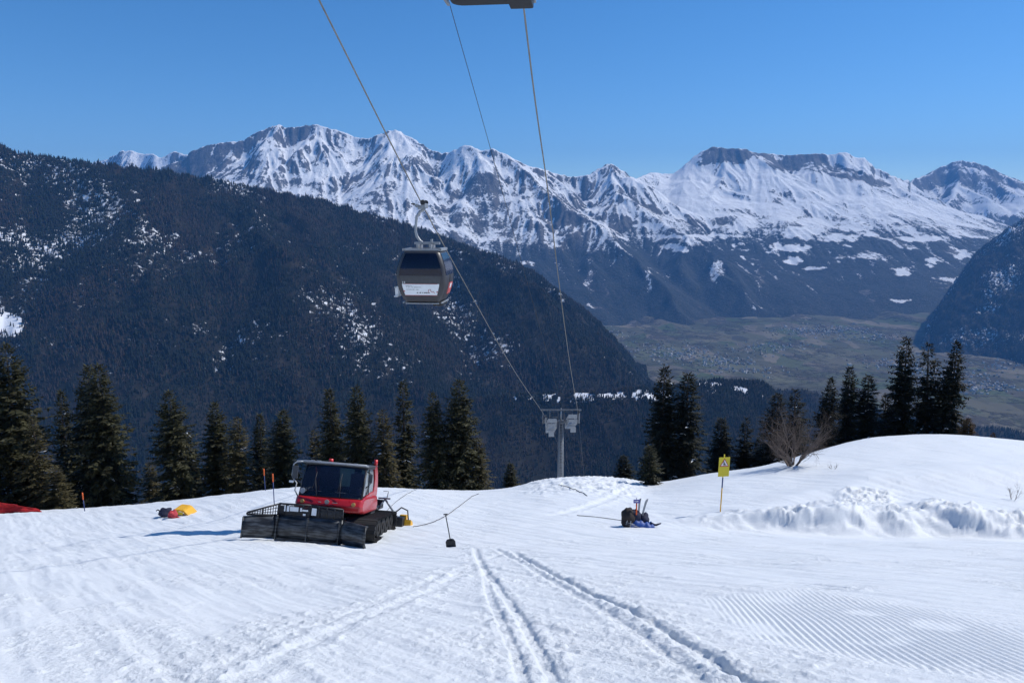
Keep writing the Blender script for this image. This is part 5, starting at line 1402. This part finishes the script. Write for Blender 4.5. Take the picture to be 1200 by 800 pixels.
# ------------------------------------------------------------------ heap of padding right of the middle
def gear_mid():
    p = on_ground(737, 617.5); x0, y0, z0 = p; k = y0 / F_PX
    def at(px, dy=0.0): 
        x = (px - 600) / F_PX * (y0 + dy) * 1.03; return (x, y0 + dy, ground_z(x, y0 + dy))
    a = at(738, .1); r = empty('brown_bag', a); tag(r, 'dark brown bundle at the left end of the blue padding', 'bundle')
    MB().blob((.02, 0, .46), (.30, .28, .36), 25, .16, 20, 14).blob((-.04, -.05, .20), (.20, .22, .26), 6, .2, 16, 10).build('cover', M['brown'], r)
    MB().tube([(-.12, -.22, .02), (-.05, -.27, .35), (.02, -.22, .55)], .02, 6).tube([(.08, -.24, .05), (.11, -.26, .40)], .02, 6).tube([(-.10, -.26, .32), (.25, -.34, .24)], .016, 5).build('buckle_strap', M['grey'], r)
    a = at(748, .15); r = empty('blue_padding', a); tag(r, 'blue and navy padding heaped around the orange stick', 'padding'); r.scale = (.78, .9, .88)
    MB().blob((-.05, .15, .52), (.40, .32, .28), 11, .18, 18, 12).blob((.50, .22, .34), (.28, .26, .26), 12, .25, 18, 12).build('dark_padding', M['navy'], r)
    rows = []
    for i in range(16):
        u = i / 15; xx = -.36 + 1.35 * u; h = .46 * (1 - .75 * u ** 1.6) + .05 * math.sin(i * 1.9)
        rows.append([(xx, -.32 - .05 * math.sin(i * 1.3), .0 + .02 * math.sin(i * 2.1)), (xx, -.30, h * .5), (xx, -.18 + .04 * math.sin(i), h * .92), (xx, .05, h), (xx, .30, h * .8), (xx, .40, 0)])
    MB().loft(rows).build('blue_cover', M['blue'], r)
    MB().tube([(.80, 0, .16), (1.02, .02, .10), (1.2, .05, .08)], [.10, .06, .03], 7).tube([(1.1, 0, .10), (1.38, .06, .16)], [.05, .03], 6).build('loose_end', M['navy'], r)
    MB().tube([(-.62, -.36, .30), (-.1, -.38, .22), (.2, -.34, .10)], .014, 5).build('lashing', M['grey'], r)
    a = at(748.5, .05); r = empty('marker_stick', a); tag(r, 'orange stick with a small blue plate among the padding', 'marker')
    MB().tube([(0, 0, 0), (.01, 0, 1.10)], .030, 8).build('stick', M['orange'], r)
    pl = MB().box((0, -.04, 1.15), (.26, .025, .15)).build('plate', M['signblue'], r, .004)
    for k_, (xx, w_) in enumerate(((-.07, .035), (-.015, .03), (.04, .05))): MB().box((xx, -.056, 1.155 + .006 * (-1) ** k_), (w_, .006, .05)).build('plate_mark', M['signwhite'], pl)
    MB().tube([(0, 0, 1.08), (0, 0, 1.29)], .012, 6).build('stick_end', M['pole'], r)
    for px, lean, label in ((752.5, .30, 'grey ski leaning right of the blue plate, the more tilted one'), (750.5, .10, 'thin grey ski standing closest to the orange stick')):
        a = at(px, .22); r = empty('ski', a); r.rotation_euler = (R(-6), lean, R(12)); tag(r, label, 'ski', 'skis stuck in the padding')
        pts = [(0, 0, 0), (0, 0, .9), (0, -.01, 1.06), (0, -.05, 1.17), (0, -.11, 1.24)]
        rows = [[(x - .045 * s, y - .01, z), (x + .045 * s, y - .01, z), (x + .045 * s, y + .01, z), (x - .045 * s, y + .01, z)] for (x, y, z), s in zip(pts, (1, .9, 1.05, 1, .3))]
        MB().loft(rows, sm=False).build('ski_body', M['grey'], r)
        MB().box((0, -.03, .45), (.07, .05, .22)).build('binding', M['silver'], r, .01)
gear_mid()

# ------------------------------------------------------------------ shovel and lines lying on the snow
def make_shovel():
    p = on_ground(529, 639.5); r = empty('snow_shovel', tuple(p)); tag(r, 'black snow shovel planted upright in the piste right of the groomer', 'shovel')
    k = p[1] / F_PX; r.rotation_euler = (0, R(-9.5), R(-8))
    MB().tube([(0, 0, .18), (0, 0, 1.12)], .018, 8).build('handle', M['black'], r)
    rows = [[(x, -.03 - .05 * (x / .16) ** 2, z), (x, -.045 - .05 * (x / .16) ** 2, z)] for x in np.linspace(-.16, .16, 7) for z in (0,)]
    sc = MB(); g = []
    for j, z in enumerate((-.08, .05, .17, .24)):
        g.append([(x * (1 if z < .2 else .7), .05 * (x / .16) ** 2 * -1 + .02 * j, z) for x in np.linspace(-.17, .17, 9)])
    o = sc.loft(g, closed=False, caps=False).build('scoop', M['black'], r); s = o.modifiers.new('thick', 'SOLIDIFY'); s.thickness = .012
    MB().tube([(-.07, 0, 1.13), (.07, 0, 1.13)], .02, 6).build('grip', M['black'], r)
make_shovel()
def line_on_snow(pix, r, mat, name, label, lift=.02, group=None):
    pts = []
    for px, py in pix:
        q = on_ground(px, py); pts.append(q + np.array([0, 0, lift]))
    a = np.array(pts); t = np.arange(len(a)); tt = np.linspace(0, len(a) - 1, (len(a) - 1) * 10 + 1)
    q = np.stack([pchip(t, a[:, 0], tt), pchip(t, a[:, 1], tt), pchip(t, a[:, 2], tt)], 1)
    g, _ = slope_height(q[:, 0], q[:, 1]); q[:, 2] = np.maximum(q[:, 2], g + r)
    o0 = q[0].copy(); o = MB().tube([Vector(p) for p in q - o0], r, 6).build(name, mat); o.location = o0
    tag(o, label, 'rope' if 'rope' in name else 'hose', group)
line_on_snow([(484, 618), (505, 613), (522, 605), (540, 592), (552, 583), (561, 578.5)], .014, M['hose'], 'winch_rope', 'dark line running up the snow behind the shovel', .03)
line_on_snow([(452, 600), (462, 590), (474, 581), (488, 574)], .010, M['hose'], 'winch_rope', 'dark line running from the groomer deck to the snow edge', .03)
line_on_snow([(676, 604), (700, 606), (722, 609), (736, 611)], .014, M['hose'], 'hose_and_crease_line', 'dark hose lying on the snow left of the blue padding', .02)
line_on_snow([(655, 568), (668, 572), (680, 577), (688, 581)], .02, M['hose'], 'hose_and_crease_line', 'added dark strip for the shade of a snow crease below the lift tower', .02)  # dark tube drawn for the shade in a snow crease
# ------------------------------------------------------------------ light, air, sky
SUN_AZ, SUN_EL = R(68), R(46)          # azimuth clockwise from the view direction (+Y)
sd = bpy.data.lights.new('sun', 'SUN'); sd.energy = 4.2; sd.angle = R(.5); sd.color = (1, .95, .88)
sun = bpy.data.objects.new('sun', sd); COL.objects.link(sun)
sun.rotation_euler = (R(90) - SUN_EL, 0, -SUN_AZ + math.pi)
v = Vector((math.sin(SUN_AZ) * math.cos(SUN_EL), math.cos(SUN_AZ) * math.cos(SUN_EL), math.sin(SUN_EL)))
sun.rotation_euler = v.to_track_quat('Z', 'Y').to_euler()
w = bpy.data.worlds.new('World'); SC.world = w; w.use_nodes = True
nt = w.node_tree; bg = nt.nodes['Background']
sky = nt.nodes.new('ShaderNodeTexSky'); sky.sky_type = 'NISHITA'; sky.sun_disc = False
sky.sun_elevation = SUN_EL; sky.sun_rotation = SUN_AZ; sky.altitude = 2000; sky.air_density = 1.0; sky.dust_density = .2; sky.ozone_density = 5.0
hs = nt.nodes.new('ShaderNodeHueSaturation'); hs.inputs['Saturation'].default_value = 1.22
nt.links.new(sky.outputs['Color'], hs.inputs['Color']); nt.links.new(hs.outputs['Color'], bg.inputs['Color']); bg.inputs['Strength'].default_value = .13
# the air between here and the far range
HX, HY0, HY1, HZ0, HZ1 = 14000.0, -60.0, 18600.0, -1400.0, 1780.0
hv = [(x, y, z) for z in (HZ0, HZ1) for y in (HY0, HY1) for x in (-HX, HX)]
hm = bpy.data.meshes.new('haze'); hm.from_pydata(hv, [], [(0,2,3,1),(4,5,7,6),(0,1,5,4),(2,6,7,3),(0,4,6,2),(1,3,7,5)]); hm.update()
ho = bpy.data.objects.new('haze', hm); COL.objects.link(ho)
mh = bpy.data.materials.new('haze air'); mh.use_nodes = True; t_ = mh.node_tree; t_.nodes.clear()
out = t_.nodes.new('ShaderNodeOutputMaterial'); pv = t_.nodes.new('ShaderNodeVolumePrincipled')
pv.inputs['Color'].default_value = (.15, .44, 1, 1); pv.inputs['Density'].default_value = 4.2e-5; pv.inputs['Anisotropy'].default_value = 0
t_.links.new(pv.outputs[0], out.inputs['Volume']); hm.materials.append(mh)
tag(ho, 'thin blue haze in the valley air', 'haze', kind='stuff')
SC.view_settings.view_transform = 'Standard'; SC.view_settings.look = 'None'
SC.view_settings.exposure = 0.10; SC.view_settings.gamma = 1.0
SC.cycles.use_denoising = True
SC.cycles.max_bounces = 6; SC.cycles.diffuse_bounces = 3; SC.cycles.volume_bounces = 0
SC.cycles.use_adaptive_sampling = True; SC.cycles.adaptive_threshold = .02
